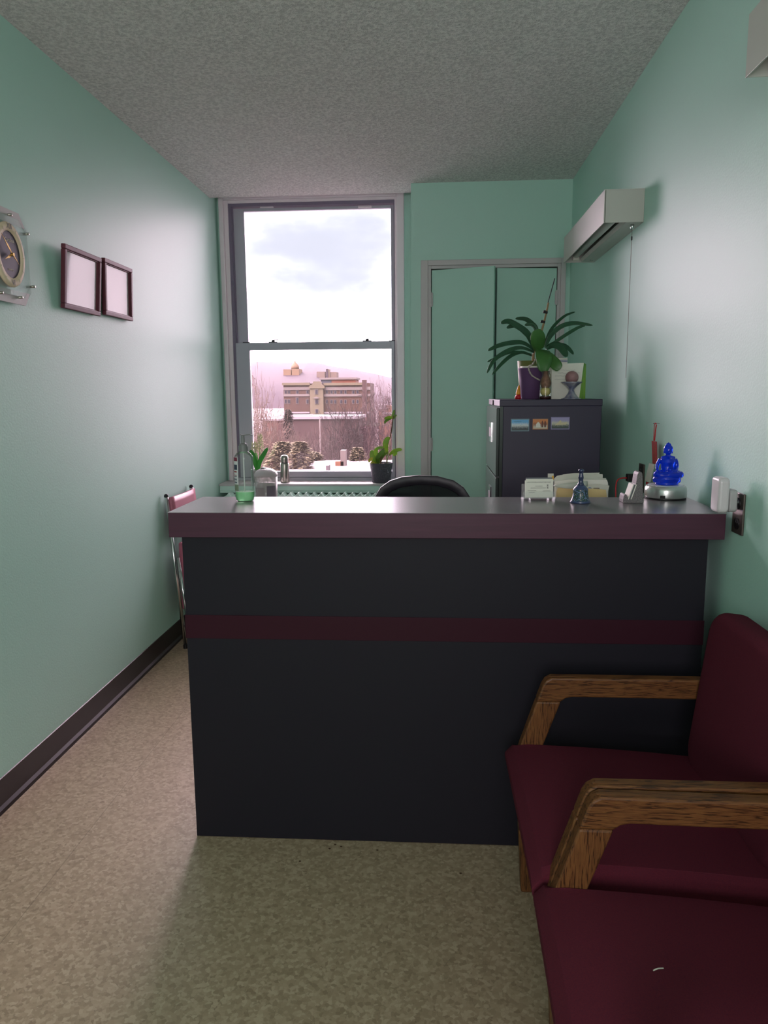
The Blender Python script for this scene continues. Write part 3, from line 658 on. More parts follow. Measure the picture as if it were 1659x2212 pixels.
for i, mt, top in cards:
    y = -.006+i*.0055; dx = (.004 if i else -.001)
    c = obj('business_card', B(dx-.043, 0, 0, dx+.043, .0045 if i < 4 else .001, top), 'paper' if mt != 'dark' else nd, None, loc=(g2.location.x, g2.location.y+y, TZ+.009), rot=(-.10, 0, .05))
    tag(c, ['frontmost printed white business card in the acrylic holder', 'white business cards just behind the front card in the holder', 'white business cards third from the front in the holder', 'white business cards fourth from the front in the holder', 'grey printed business card rearmost in the acrylic holder'][i], 'card', 'business cards in the acrylic holder')
    if i == 0: c0 = c
    if i == 0:
        text('card_text', 'A MULTI-POWER ACUPUNCTURE CLINIC', .0042, 'black', basis((1, 0, 0), (0, 0, 1), (0, -.0004, .049)), c)
        for xx, zz, w_ in ((0, .036, .011), (-.002, .030, .024), (.024, .020, .011), (-.022, .021, .013), (-.022, .016, .009)):
            bm = BM(); xq = xx-w_
            while xq < xx+w_: wq = random.uniform(.0012, .003); box(bm, xq, -.0006, zz, xq+wq, -.0002, zz+.0012); xq += wq+.0008
            obj('card_text', bm, 'black', c)
        bm = BM()
        for zz in (.0405, .033):
            X = .028; box(bm, X-.003, -.0006, zz, X+.003, -.0002, zz+.0007); box(bm, X-.0024, -.0006, zz-.0018, X+.0024, -.0002, zz-.0012); box(bm, X-.0004, -.0006, zz-.004, X+.0004, -.0002, zz+.0014)
            box(bm, X-.0022, -.0006, zz-.0045, X-.0008, -.0002, zz-.003); box(bm, X+.0008, -.0006, zz-.0045, X+.0022, -.0002, zz-.003)
        obj('card_glyphs', bm, 'black', c)
# bell
cp = P(1256, 1088, Z=TZ); k = cp.y/F/7.54
g = thing('ceramic_bell', 'blue and white patterned ceramic hand bell on the counter', 'bell', (cp.x, cp.y+.02, TZ))
def bellmat():
    mt = mat('folk_pattern_glaze', (150, 168, 196), .3, coat=.15); t = mt.node_tree; b = t.nodes['Principled BSDF']
    tcn = N(t, 'ShaderNodeTexCoord'); v = N(t, 'ShaderNodeTexVoronoi'); v.inputs['Scale'].default_value = 170; t.links.new(tcn.outputs['Object'], v.inputs['Vector'])
    cr = N(t, 'ShaderNodeValToRGB'); t.links.new(v.outputs['Distance'], cr.inputs[0]); cr.color_ramp.interpolation = 'CONSTANT'
    e = cr.color_ramp.elements; e[0].position = 0; e[0].color = lin((196, 176, 120)); e[1].position = .18; e[1].color = lin((28, 44, 92))
    for p_, c_ in ((.38, (40, 70, 58)), (.66, (112, 130, 172))):
        q = e.new(p_); q.color = lin(c_)
    sp = N(t, 'ShaderNodeSeparateXYZ'); t.links.new(tcn.outputs['Object'], sp.inputs[0])
    f = mapr(t, sp.outputs['Z'], .040, .046, 1, 0); f2 = mapr(t, sp.outputs['Z'], .006, .009, 0, 1)
    mu = N(t, 'ShaderNodeMath', operation='MULTIPLY'); t.links.new(f, mu.inputs[0]); t.links.new(f2, mu.inputs[1])
    mx = N(t, 'ShaderNodeMix', data_type='RGBA'); mx.inputs['A'].default_value = lin((58, 70, 104)); t.links.new(cr.outputs[0], mx.inputs['B']); t.links.new(mu.outputs[0], mx.inputs['Factor'])
    t.links.new(mx.outputs['Result'], b.inputs['Base Color']); return mt
bm = BM(); lathe(bm, [(a*k, b*k) for a, b in ((150, 0), (160, 4), (166, 14), (150, 40), (132, 90), (122, 150), (118, 195), (122, 212), (112, 240), (82, 275), (52, 295), (46, 300))], 40); obj('bell_cup', bm, bellmat(), g, smooth=True)
bm = BM(); lathe(bm, [(a*k, b*k) for a, b in ((60, 288), (52, 305), (40, 330), (36, 380), (44, 410), (40, 440), (32, 480), (32, 500), (44, 512), (46, 530), (38, 548), (20, 556), (0, 558))], 32); obj('bell_handle', bm, mat('cobalt_glaze', (42, 46, 80), .18, coat=.6), g, smooth=True)
# stone business card stand (side view)
cp = P(1368, 1087, Z=TZ); k = cp.y/F/4.7536
g = thing('stone_card_stand', 'grey speckled stone stand holding cards beside the turntable', 'card stand', (cp.x, cp.y, TZ), 0)
out = [(-100, 0), (-103, 35), (-96, 78), (-82, 92), (-68, 85), (-58, 55), (-40, 42), (-18, 52), (0, 90), (20, 190), (30, 290), (42, 315), (62, 322), (78, 305), (84, 270), (90, 150), (100, 60), (100, 0)]
bm = BM(); prism(bm, [(a*k, b*k) for a, b in out], 1, 0, .052)
STN = mat('speckled_granite', (128, 124, 122), .55, var=(420, 1, (74, 70, 74), (1, 1, 1)), bump=(300, .3, .001)); obj('stone_block', bm, STN, g, bev=.002)
for i in range(3):
    bm = B(-.0015, -.002, 0, .0015, .05, .049)
    c = obj('business_card', bm, 'paper' if i != 1 else nd, None, loc=(g.location.x-52*k+i*.0042, g.location.y+.002, TZ+.0115), rot=(0, .30, 0))
    tag(c, ['front cards leaning in the grey stone stand', 'dark edged card between white cards in the stone stand', 'rear cards leaning against the stone stand back'][i], 'card', 'cards in the stone stand')
# turntable with the blue statue
cp = P(1437, 1081, Z=TZ); k = cp.y/F/4.7536
cy = cp.y+.055
cx = P(1437.3, 1065, Y=cy).x
k = (cy-.03)/F/4.7536
g = thing('display_turntable', 'round silver display turntable under the blue statue', 'turntable', (cx, cy, TZ))
bm = BM(); lathe(bm, [(200*k, 0), (204*k, 4*k), (204*k, 14*k), (196*k, 16*k)], 48); obj('turntable_base', bm, 'black', g, smooth=False)
SV = mat('silver_paint', (190, 194, 190), .28, metal=.75)
bm = BM(); lathe(bm, [(204*k, 15*k), (207*k, 25*k), (207*k, 90*k), (200*k, 118*k), (186*k, 134*k), (180*k, 136*k), (0, 136*k)], 64); obj('turntable_body', bm, SV, g, smooth=True)
bm = BM(); lathe(bm, [(176*k, 135*k), (176*k, 141*k), (0, 141*k)], 48); obj('turntable_plate', bm, mat('frosted_plate', (200, 206, 204), .25), g)
obj('power_socket', B(-104*k, -206*k, 22*k, -62*k, -175*k, 50*k), 'black', g)
pt = 141*k
st = thing('seated_statue', 'translucent blue seated meditating statue on a lotus base', 'statue', (cx+8*k, cy, TZ+pt))
bm = BM()
# lotus base: lathe with petals
lathe(bm, [(105*k, 0), (118*k, 8*k), (112*k, 22*k), (128*k, 40*k), (140*k, 62*k), (134*k, 80*k), (112*k, 88*k), (0, 88*k)], 48)
for i in range(14):
    a = 2*PI*i/14; ball(bm, (124*k*math.cos(a), 104*k*math.sin(a), 52*k), 26*k, .7, .7, 1.2, 10, 8)
bmesh.ops.scale(bm, vec=(1, .86, 1), verts=bm.verts)
def S(x, z, y=0): return Vector((x*k, y*k, z*k))
# crossed legs and robe
ball(bm, S(0, 108), 100*k, 1.12, .72, .34, 20, 12)
tube(bm, smooth_path([S(-30, 120), S(-105, 112, -20), S(-112, 104, -62), S(-40, 100, -84), S(30, 100, -80)], 5), [34*k]*21, 12)
tube(bm, smooth_path([S(30, 120), S(105, 112, -20), S(112, 104, -60), S(50, 102, -86), S(-20, 106, -88)], 5), [34*k]*21, 12)
# torso, neck
tube(bm, [S(0, 110), S(0, 150), S(0, 190), S(0, 230), S(0, 262), S(0, 284)], [66*k, 62*k, 64*k, 74*k, 66*k, 30*k], 20, flat=1.0)
tube(bm, [S(-66, 262), S(0, 272), S(66, 262)], [24*k, 34*k, 24*k], 14)
tube(bm, [S(0, 270), S(0, 315)], [24*k, 22*k], 12)
# arms: statue's right arm held out over the knee, left bent to the lap
tube(bm, smooth_path([S(-72, 258), S(-96, 215, 4), S(-104, 180, 0), S(-108, 150, -25), S(-118, 132, -52)], 5), [23*k, 22*k, 22*k, 21*k, 20*k, 20*k, 19*k, 18*k, 18*k, 17*k, 17*k, 16*k, 16*k, 15*k, 15*k, 14*k, 14*k, 13*k, 13*k, 12*k, 12*k], 12)
ball(bm, S(-118, 140, -62), 15*k, 1, 1.3, .8, 12, 8)
ball(bm, S(-124, 164, -62), 15*k, .8, .8, .8, 12, 8); tube(bm, [S(-120, 138, -62), S(-126, 185, -60)], [7*k, 5*k], 8)
tube(bm, smooth_path([S(70, 258), S(86, 210, 2), S(82, 168, -10), S(58, 140, -62), S(14, 134, -84)], 5), [24*k]*21, 12)
ball(bm, S(8, 136, -86), 17*k, 1.4, 1, .7, 12, 8); ball(bm, S(0, 156, -86), 18*k, 1, 1, .7, 12, 8)
for i in range(4): tube(bm, smooth_path([S(60-i*10, 262-i*14, -30), S(10-i*6, 215-i*16, -60), S(-40, 175-i*10, -50)], 4), 5*k, 6)
# head
ball(bm, S(0, 350, -4), 44*k, .94, .98, 1.12, 20, 14); ball(bm, S(0, 366, 4), 46*k, 1.0, 1.0, .9, 20, 14)
ball(bm, S(0, 404, 4), 27*k, 1, 1, .75, 16, 10); ball(bm, S(0, 424, 4), 6*k, 1, 1, 1.2, 10, 8)
for sgn in (-1, 1): ball(bm, S(sgn*42, 336, 2), 11*k, .5, .8, 2.2, 10, 8); ball(bm, S(sgn*15, 352, -42), 6*k, 1.3, .5, .5, 8, 6)
tube(bm, [S(0, 356, -44), S(0, 340, -50)], [3*k, 7*k], 8); ball(bm, S(0, 326, -42), 8*k, 1.3, .6, .4, 8, 6); ball(bm, S(0, 364, -46), 3*k, 1, 1, 1, 8, 6)
BL = mat('translucent_blue_resin', (10, 62, 230), .12, trans=.55, ior=1.4, spec=.6)
BL.node_tree.nodes['Principled BSDF'].inputs['Subsurface Weight'].default_value = 0
so_ = obj('statue_body', bm, BL, st, smooth=True)
r_ = so_.modifiers.new('remesh', 'REMESH'); r_.mode = 'VOXEL'; r_.voxel_size = .0011; r_.use_smooth_shade = True
s_ = so_.modifiers.new('smooth', 'SMOOTH'); s_.iterations = 3; s_.factor = .5
# red ribbon amulet on a nail in the right wall
hk = P(1418, 915, X=XR-.012)
g = thing('hanging_amulet', 'red ribbon and tag hanging from a nail behind the blue statue', 'amulet', (XR, hk.y, hk.z))
bm = BM(); tube(bm, [(0, 0, 0), (-.022, 0, .002)], .0012, 8); ball(bm, (-.022, 0, .002), .0025, u=8, v=6); obj('nail', bm, 'chrome', g)
REDM = mat('red_ribbon', (186, 28, 36), .5)
def H_(px, py, dx=-.02): return P(px, py, X=XR+dx)-Vector((XR, hk.y, hk.z))
bm = BM(); tube(bm, smooth_path([H_(1418, 916), H_(1414.5, 915), H_(1413, 925), H_(1412, 952)], 4), [.0028]*13, 6, flat=.4); tube(bm, smooth_path([H_(1418, 918), H_(1416, 930), H_(1414, 952)], 4), [.0022]*9, 6, flat=.4); obj('ribbon', bm, REDM, g)
bm = BM(); prism(bm, [(H_(1407.5, 952).y, H_(1407.5, 952).z), (H_(1418, 954).y, H_(1418, 954).z), (H_(1419, 1004).y, H_(1419, 1004).z), (H_(1409.5, 1001).y, H_(1409.5, 1001).z)], 0, -.020, -.018); rd = obj('red_tag', bm, mat('red_brocade', (176, 30, 36), .6, var=(160, 1, (130, 40, 34), (1, 1, 1))), g)
bm = BM()
for i in range(7):
    a_ = H_(1413.5, 961+i*6); yy, zz = a_.y, a_.z
    box(bm, -.0206, yy-.006, zz-.003, -.0199, yy+.006, zz-.0018); box(bm, -.0206, yy-.0012, zz-.008, -.0199, yy+.0012, zz+.001)
obj('gold_glyphs', bm, mat('gold_thread', (140, 96, 30), .5), g)
bm = BM(); prism(bm, [(H_(1406, 1000).y, H_(1406, 1000).z), (H_(1417, 1004).y, H_(1417, 1004).z), (H_(1408, 1043).y, H_(1408, 1043).z), (H_(1396, 1037).y, H_(1396, 1037).z)], 0, -.026, -.0245); obj('white_tag', bm, 'paper', g)
bm = BM(); prism(bm, [(H_(1397, 1040).y, H_(1397, 1040).z), (H_(1407, 1044).y, H_(1407, 1044).z), (H_(1396, 1062).y, H_(1396, 1062).z)], 0, -.023, -.0215); obj('red_tassel', bm, REDM, g)

# wall outlets
def outlet(name, label, yc, zc, h=.115, w=.072):
    g = thing(name, label, 'outlet', (XR, yc, zc))
    obj('cover_plate', B(-.006, -w/2, -h/2, 0, w/2, h/2), mat('dark_metal_plate', (92, 84, 78), .35, metal=.6), g, bev=.002)
    for sz in (-.028, .028):
        bm = BM(); lathe(bm, [(0, 0), (.017, 0), (.0165, .002), (0, .002)], 24); o = obj('socket', bm, 'black', g, loc=(-.006, 0, sz), rot=(0, -PI/2, 0))
        bm = BM(); box(bm, -.0088, -.008, .002+sz, -.008, -.0055, .010+sz); box(bm, -.0088, .0055, .002+sz, -.008, .008, .010+sz); obj('socket_slot', bm, 'chrome', g)
    return g
yn, zn = 2.105, 1.066
outlet('wall_outlet', 'dark wall outlet on the right wall at the counter end', yn, zn)
# white plug-in device in the upper socket
g = thing('plug_in_device', 'white rounded plug-in device in the near wall outlet', 'plug-in device', (XR-.007, yn, zn+.035))
obj('device_body', slab(BM(), .062, .098, .030, .014), mat('glossy_white_plastic', (206, 200, 202), .3), g, loc=(-.049, 0, .018), bev=.008, seg=3)
obj('device_back', slab(BM(), .050, .062, .022, .012), mat('pale_grey_plastic', (170, 168, 168), .4), g, loc=(-.021, 0, .002), bev=.004)
obj('plug_pin', B(-.012, -.004, -.006, .0005, .004, .0), 'chrome', g)
yf, zf = 3.083, 1.056
outlet('wall_outlet', 'dark wall outlet beyond the stone card stand', yf, zf)
g = thing('power_adapter', 'black power adapter with red cable in the far wall outlet', 'adapter', (XR-.007, yf, zf-.0))
obj('adapter_body', B(-.055, -.018, -.014, -.001, .018, .016), 'black', g, bev=.003)
rc = [P(1357, 1046, X=XR-.06), P(1350, 1046, X=XR-.10), P(1344, 1052, X=XR-.12), P(1342, 1068, X=XR-.125), P(1342, 1090, X=XR-.13)]
bm = BM(); base_ = Vector((XR-.007, yf, zf))
pts = [Vector((-.052, 0, 0)), Vector((-.075, -.005, 0)), Vector((-.095, -.02, -.006)), Vector((-.104, -.03, -.03)), Vector((-.106, -.05, -.10)), Vector((-.11, -.10, -.28)), Vector((-.13, -.13, -.324))]
tube(bm, smooth_path(pts, 5), .0026, 8); obj('cable', bm, mat('red_cable', (196, 44, 50), .4), g, smooth=True)

# papers standing behind the counter on the work surface
ws = .73
fo = thing('file_sorter', 'black wire file sorter holding papers behind the counter', 'file sorter', (.0, 0, 0))
xs0, xs1 = P(1205, 1060, Y=2.62).x, P(1308, 1060, Y=2.62).x
bm = BM()
for yy in (2.60, 2.66, 2.72, 2.78):
    pts = [(xs0, yy, ws+.01), (xs0, yy, ws+.22), (xs1, yy, ws+.22), (xs1, yy, ws+.01)]; tube(bm, pts, .002, 6, closed=True)
for xx in (xs0, xs1): tube(bm, [(xx, 2.56, ws+.003), (xx, 2.82, ws+.003)], .003, 6)
obj('wire_frame', bm, 'black', fo)
PAP = mat('pale_green_white_paper', (196, 198, 184), .7); MAN = mat('manila', (206, 184, 128), .7)
def sheet(name, pts, Y, m_, label, cat, bend=0, th=.0012):
    """upright paper: pixel outline of what shows, extended down to the work surface"""
    tp = [P(a, b, Y=Y) for a, b in pts]
    x0 = min(p.x for p in tp); x1 = max(p.x for p in tp)
    poly = [(p.x, p.z) for p in tp] + [(x1-.004, ws+.002), (x0+.004, ws+.002)]
    bm = BM(); prism(bm, poly, 1, Y, Y+th)
    return tag(obj(name, bm, m_, None), label, cat, None)
sheet('paper_sheet', [(1206, 1031), (1216, 1025), (1240, 1022), (1296, 1021), (1294, 1024), (1302, 1024.5), (1302, 1030)], 2.775, PAP, 'rearmost white paper standing in the file sorter', 'paper')
sheet('folded_letter', [(1197, 1034), (1203, 1028), (1216, 1025.5), (1292, 1026.5), (1292, 1033), (1309, 1033), (1311, 1040)], 2.745, PAP, 'white folded letter with stepped edge in the file sorter', 'letter')
sheet('paper_bundle', [(1199, 1040), (1230, 1036), (1311, 1036.5), (1313, 1042), (1314, 1050)], 2.715, 'paper', 'white paper bundle third from back in the file sorter', 'papers')
ev = sheet('envelope', [(1201, 1049), (1290, 1046), (1316.5, 1049), (1314, 1060)], 2.685, PAP, 'white envelope with blue oval and grey stamp in sorter', 'envelope')
bm = BM(); p = P(1274, 1055, Y=2.684); lathe(bm, [(0, 0), (.0065, 0), (.0065, .0006), (0, .0006)], 20); bmesh.ops.scale(bm, vec=(1, .6, 1), verts=bm.verts)
obj('blue_oval', bm, mat('stamp_blue', (110, 130, 160), .6), ev, loc=(p.x, 2.6846, p.z), rot=(PI/2, 0, 0))
a_ = P(1282, 1053.5, Y=2.684); b_ = P(1295, 1058, Y=2.684); obj('grey_stamp', B(a_.x, 2.6842, b_.z, b_.x, 2.6848, a_.z), mat('stamp_grey', (130, 122, 112), .6), ev)
sheet('manila_envelope', [(1202, 1062), (1205, 1054), (1240, 1052.5), (1309, 1058), (1311, 1075)], 2.655, MAN, 'yellow manila envelope frontmost in the file sorter', 'envelope')
fl = P(1235, 1041, Y=2.62)   # curled sheet
bm = BM(); rows = []
for i in range(13):
    u = i/12; x_ = P(1197, 1040, Y=2.64).x+.118*u
    zt_ = P(1197, 1049-9*math.sin(u*PI*.5)**.7, Y=2.64).z; zb = P(1197, 1051+3.5*math.sin(u*PI), Y=2.64).z
    y_ = 2.645-.022*math.sin(u*PI); rows.append((bm.verts.new((x_, y_, zb)), bm.verts.new((x_, y_+.006, zt_))))
for a, b in zip(rows, rows[1:]): bm.faces.new((a[0], b[0], b[1], a[1]))
tag(obj('curled_paper', bm, PAP, None, smooth=True, solid=.0008), 'curled white paper lying across the file sorter papers', 'paper')
nc = sheet('note_card', [(1183.5, 1023), (1196, 1023), (1196, 1040), (1183.5, 1040)], 2.79, PAP, 'small white card with yellow mark left of the papers', 'card')
a_ = P(1192, 1028, Y=2.79); b_ = P(1196, 1036, Y=2.79); obj('yellow_mark', B(a_.x, 2.7885, b_.z, b_.x, 2.7898, a_.z), mat('mark_yellow', (214, 170, 60), .5), nc)

# ---------------------------------------------------------------- office chair behind the counter
CYO = 3.30
oc = thing('office_chair', 'black mesh back office chair behind the reception counter', 'chair', (P(911, 1050, Y=CYO).x, CYO, 0), .06)
oxc = oc.location.x
def OC(px, py): p = P(px, py, Y=CYO); return (p.x-oxc, p.z)
outp = [OC(*q) for q in ((810, 1072), (822, 1052), (842, 1038), (868, 1030), (905, 1027), (945, 1029), (980, 1038), (1002, 1053), (1015, 1073))]
inp = [OC(*q) for q in ((833, 1073), (845, 1061), (866, 1053), (890, 1049), (915, 1047.5), (945, 1050), (968, 1056), (983, 1064), (992, 1073))]
x0, z0 = outp[0]; x1, z1 = outp[-1]
o2 = [(x0-.005, z0-.08), (x0+.02, z0-.25), (x0+.08, z0-.36)]; o2r = [(x1-.08, z0-.36), (x1-.02, z0-.25), (x1+.005, z0-.08)]
i2 = [(inp[0][0]+.0, z0-.08), (inp[0][0]+.015, z0-.24), (inp[0][0]+.06, z0-.32)]; i2r = [(inp[-1][0]-.06, z0-.32), (inp[-1][0]-.015, z0-.24), (inp[-1][0], z0-.08)]
O_ = outp + o2r[::-1] + o2[::-1]; I_ = inp + i2r[::-1] + i2[::-1]
bm = BM(); n = len(O_)
def bend(x): return .55*x*x
for y0_, y1_ in ((0, .022),):
    VA = [bm.verts.new((p[0], y0_-bend(p[0]), p[1])) for p in O_]; VB = [bm.verts.new((p[0], y0_-bend(p[0]), p[1])) for p in I_]
    VC = [bm.verts.new((p[0], y1_-bend(p[0]), p[1])) for p in O_]; VD = [bm.verts.new((p[0], y1_-bend(p[0]), p[1])) for p in I_]
    for i in range(n):
        j = (i+1) % n
        bm.faces.new((VA[i], VA[j], VB[j], VB[i])); bm.faces.new((VC[i], VC[j], VD[j], VD[i])); bm.faces.new((VA[i], VA[j], VC[j], VC[i])); bm.faces.new((VB[i], VB[j], VD[j], VD[i]))
obj('back_frame', bm, mat('black_frame_plastic', (30, 27, 36), .4), oc, bev=.004, smooth=True)
bm = BM(); c = bm.verts.new((0, .011, z0-.12)); vv = [bm.verts.new((p[0]*1.02, .011-bend(p[0]), p[1])) for p in I_]
for i in range(n): bm.faces.new((c, vv[i], vv[(i+1) % n]))
obj('back_mesh', bm, 'mesh', oc, solid=.001)
bm = BM(); box(bm, -.24, -.50, .44, .24, -.02, .51); obj('seat', bm, mat('black_seat_fabric', (26, 26, 29), .8), oc, bev=.03, seg=4)
bm = BM(); tube(bm, smooth_path([(0, .02, z0-.34), (0, .06, .60), (0, .02, .46), (0, -.2, .42)], 5), [.02]*16, 10); obj('back_bracket', bm, 'dark', oc, smooth=True)
bm = BM(); lathe(bm, [(.028, .08), (.028, .30), (.018, .30), (.018, .44)], 16, (0, -.26, 0)); obj('gas_column', bm, 'chrome', oc)
for i in range(5):
    a = 2*PI*i/5+.3; e_ = Vector((.28*math.cos(a), -.26+.28*math.sin(a), .065))
    bm = BM(); tube(bm, [(0, -.26, .10), e_], [.024, .014], 8); b_ = obj('base_arm', bm, 'dark', oc)
    bm = BM(); tube(bm, [e_+Vector((-.018*math.sin(a), .018*math.cos(a), -.038)), e_+Vector((.018*math.sin(a), -.018*math.cos(a), -.038))], .027, 14); obj('caster', bm, 'black', b_)

# ---------------------------------------------------------------- sill things, tub
SZ = .80
# hyacinth
hp = P(557, 1040, Y=5.13); g = thing('potted_hyacinth', 'white flowering hyacinth on the sill behind the lidded tub', 'plant', (hp.x, 5.13, SZ))
def Hy(X, Y_, dy=0): p = P(500+X/4.1475, 720+Y_/4.1475, Y=5.13+dy); return p-Vector((hp.x, 5.13, SZ))
bm = BM(); lathe(bm, [(.034, 0), (.045, .08), (.048, .08), (.048, .09), (.042, .09), (.04, .08), (0, .08)], 24); obj('pot', bm, mat('pale_pot', (170, 170, 166), .5), g, smooth=True)
HG = mat('hyacinth_leaf', (58, 150, 50), .4, var=(30, .4, (48, 130, 44), (1, 1, 1)))
HG.node_tree.nodes['Principled BSDF'].inputs['Subsurface Weight'].default_value = 0
for pts, w in (([(232, 1230, 0), (215, 1150, -.01), (190, 1090, -.015), (170, 1045, -.02)], 52), ([(238, 1230, -.01), (255, 1150, -.02), (290, 1085, -.02), (325, 1025, -.02)], 42), ([(228, 1230, .02), (220, 1120, .03), (215, 1070, .04)], 36)):
    bm = BM(); leaf(bm, [Hy(*p) for p in pts], w*5.13/F/4.1475, Vector((0, -1, .1)), base=.7); obj('leaf', bm, HG, g, smooth=True, solid=.0012)
bm = BM(); tube(bm, [Hy(235, 1225), Hy(252, 1100), Hy(258, 920)], [.004, .0035, .002], 8); tube(bm, [Hy(232, 1225, .01), Hy(222, 1100, .01), Hy(205, 970, .01)], [.004, .0035, .002], 8); obj('flower_stalk', bm, mat('pale_green_stalk', (150, 176, 110), .5), g, smooth=True)
random.seed(11)
def florets(cx_, z0_, z1_, r0):
    bm = BM()
    for i in range(34):
        u = i/33; a = i*2.4; zc_ = z0_+(z1_-z0_)*u; r = r0*(1-.45*u)
        p = Hy(cx_+ (u-.5)*-6, zc_) + Vector((r*math.cos(a), r*math.sin(a), 0))
        d = Vector((math.cos(a), math.sin(a), .25)).normalized()
        for j in range(5):
            b = 2*PI*j/5; s1 = d.cross(Vector((0, 0, 1))).normalized(); s2 = s1.cross(d)
            tip = p + d*.004 + (s1*math.cos(b)+s2*math.sin(b))*.013
            mid = p + d*.006 + (s1*math.cos(b+.5)+s2*math.sin(b+.5))*.005; mid2 = p + d*.006 + (s1*math.cos(b-.5)+s2*math.sin(b-.5))*.005
            bm.faces.new([bm.verts.new(q) for q in (p, mid, tip, mid2)])
    return bm
FW = mat('cream_petals', (206, 202, 168), .6)
for a in ((258, 1040, 905, .017), (208, 1060, 980, .02)): obj('flower_head', florets(*a), FW, g, solid=.0008)

# thermos
tp = P(615, 1042, Z=SZ); tk = 5.12/F/4.1475
g = thing('thermos_flask', 'stainless steel thermos flask on the window sill', 'flask', (P(615, 1010, Y=5.12).x, 5.12, SZ))
bm = BM(); lathe(bm, [(40*tk, 0), (41*tk, 4*tk), (41*tk, 160*tk), (38*tk, 172*tk), (35*tk, 178*tk)], 32); obj('flask_body', bm, 'steel', g, smooth=True)
bm = BM(); lathe(bm, [(31*tk, 176*tk), (34*tk, 182*tk), (34*tk, 225*tk), (30*tk, 240*tk), (18*tk, 248*tk), (0, 249*tk)], 32); obj('flask_cup', bm, 'steel', g, smooth=True)
bm = BM(); lathe(bm, [(35.5*tk, 174*tk), (36*tk, 181*tk), (33*tk, 183*tk)], 32); obj('flask_ring', bm, 'dark', g)

# sill plant
pp = P(823, 1044, Y=5.12); g = thing('potted_houseplant', 'yellow green leafy plant in dark textured pot on the sill', 'plant', (P(823.5, 1020, Y=5.12).x, 5.12, SZ))
g0 = Vector(g.location)
def Sp(X, Y_, dy=0): return P(500+X/4.1475, 720+Y_/4.1475, Y=5.12+dy)-g0
bm = BM(); r1 = 105*tk; r2 = 82*tk; hh = 178*tk
lathe(bm, [(r2*.94, 0), (r2, .004), (r1, hh), (r1*.95, hh), (r1*.9, hh-.012), (0, hh-.012)], 40)
obj('pot', bm, mat('dark_textured_pot', (84, 82, 92), .6, bump=(110, 1, .01)), g, smooth=True)
bm = BM(); lathe(bm, [(0, hh-.010), (r1*.89, hh-.011)], 24); obj('soil', bm, mat('soil', (74, 56, 42), .9, bump=(80, 1, .01)), g)
YG = mat('lime_leaf', (160, 190, 50), .45, var=(20, .7, (110, 160, 48), (1, 1, 1))); DG = mat('mid_green_leaf', (104, 140, 46), .45, var=(20, .7, (70, 110, 40), (1, 1, 1))); YY = mat('yellow_leaf', (206, 196, 70), .45)
def lf(pts, w, mt, face=(0, -1, .3)):
    bm = BM(); leaf(bm, [Sp(*p) for p in pts], w*tk, Vector(face), base=.3, peak=.45); obj('leaf', bm, mt, g, smooth=True, solid=.001)
bm = BM(); tube(bm, smooth_path([Sp(1335, 1175), Sp(1345, 1080), Sp(1375, 1010), Sp(1420, 930), Sp(1437, 840), Sp(1445, 770), Sp(1455, 740)], 4), [.006-.0001*i for i in range(25)], 8); obj('stem', bm, mat('brown_stem', (108, 76, 58), .7), g, smooth=True)
bm = BM(); tube(bm, smooth_path([Sp(1393, 1175), Sp(1390, 1110), Sp(1375, 1060), Sp(1330, 1030)], 4), .0028, 8); tube(bm, smooth_path([Sp(1392, 1170), Sp(1402, 1110), Sp(1425, 1080)], 4), .0026, 8); tube(bm, smooth_path([Sp(1390, 1130), Sp(1398, 1080), Sp(1392, 1045)], 4), .0024, 8); obj('stem', bm, mat('green_stem', (120, 140, 70), .6), g, smooth=True)
lf([(1395, 1060, -.01), (1380, 1000, -.02), (1390, 960, -.02), (1415, 932, -.02)], 52, YG)
lf([(1425, 1085, 0), (1450, 1060, -.02), (1490, 1045, -.03), (1528, 1040, -.03)], 34, YG)
lf([(1415, 1090, 0), (1440, 1070, -.03), (1470, 1075, -.04), (1450, 1098, -.05)], 34, YG)
lf([(1448, 765, 0), (1425, 752, -.01), (1395, 755, -.02), (1368, 768, -.02)], 22, YG)
lf([(1440, 760, 0), (1415, 765, -.01), (1385, 785, -.02), (1370, 808, -.02)], 26, DG)
lf([(1448, 765, 0), (1445, 740, 0), (1452, 715, 0), (1460, 685, 0)], 24, DG)
lf([(1450, 765, 0), (1460, 752, 0), (1478, 728, .01)], 18, DG)
lf([(1300, 1170, 0), (1270, 1130, -.02), (1245, 1130, -.03), (1230, 1155, -.04)], 30, YY)
lf([(1305, 1170, 0), (1275, 1140, -.02), (1258, 1090, -.02), (1262, 1045, -.02)], 44, YG)
lf([(1310, 1170, 0), (1290, 1110, -.01), (1290, 1060, -.01), (1312, 1025, 0)], 40, YG)
lf([(1315, 1170, 0), (1310, 1120, -.02), (1340, 1075, -.03), (1370, 1040, -.03)], 42, DG)
lf([(1330, 1170, 0), (1345, 1110, .01), (1385, 1065, .01), (1400, 1085, .02)], 36, DG)
lf([(1290, 1175, -.01), (1265, 1160, -.03), (1255, 1170, -.05)], 30, YY)
lf([(1325, 1165, .01), (1300, 1050, .02), (1330, 1025, .02), (1375, 1025, .02)], 26, DG)

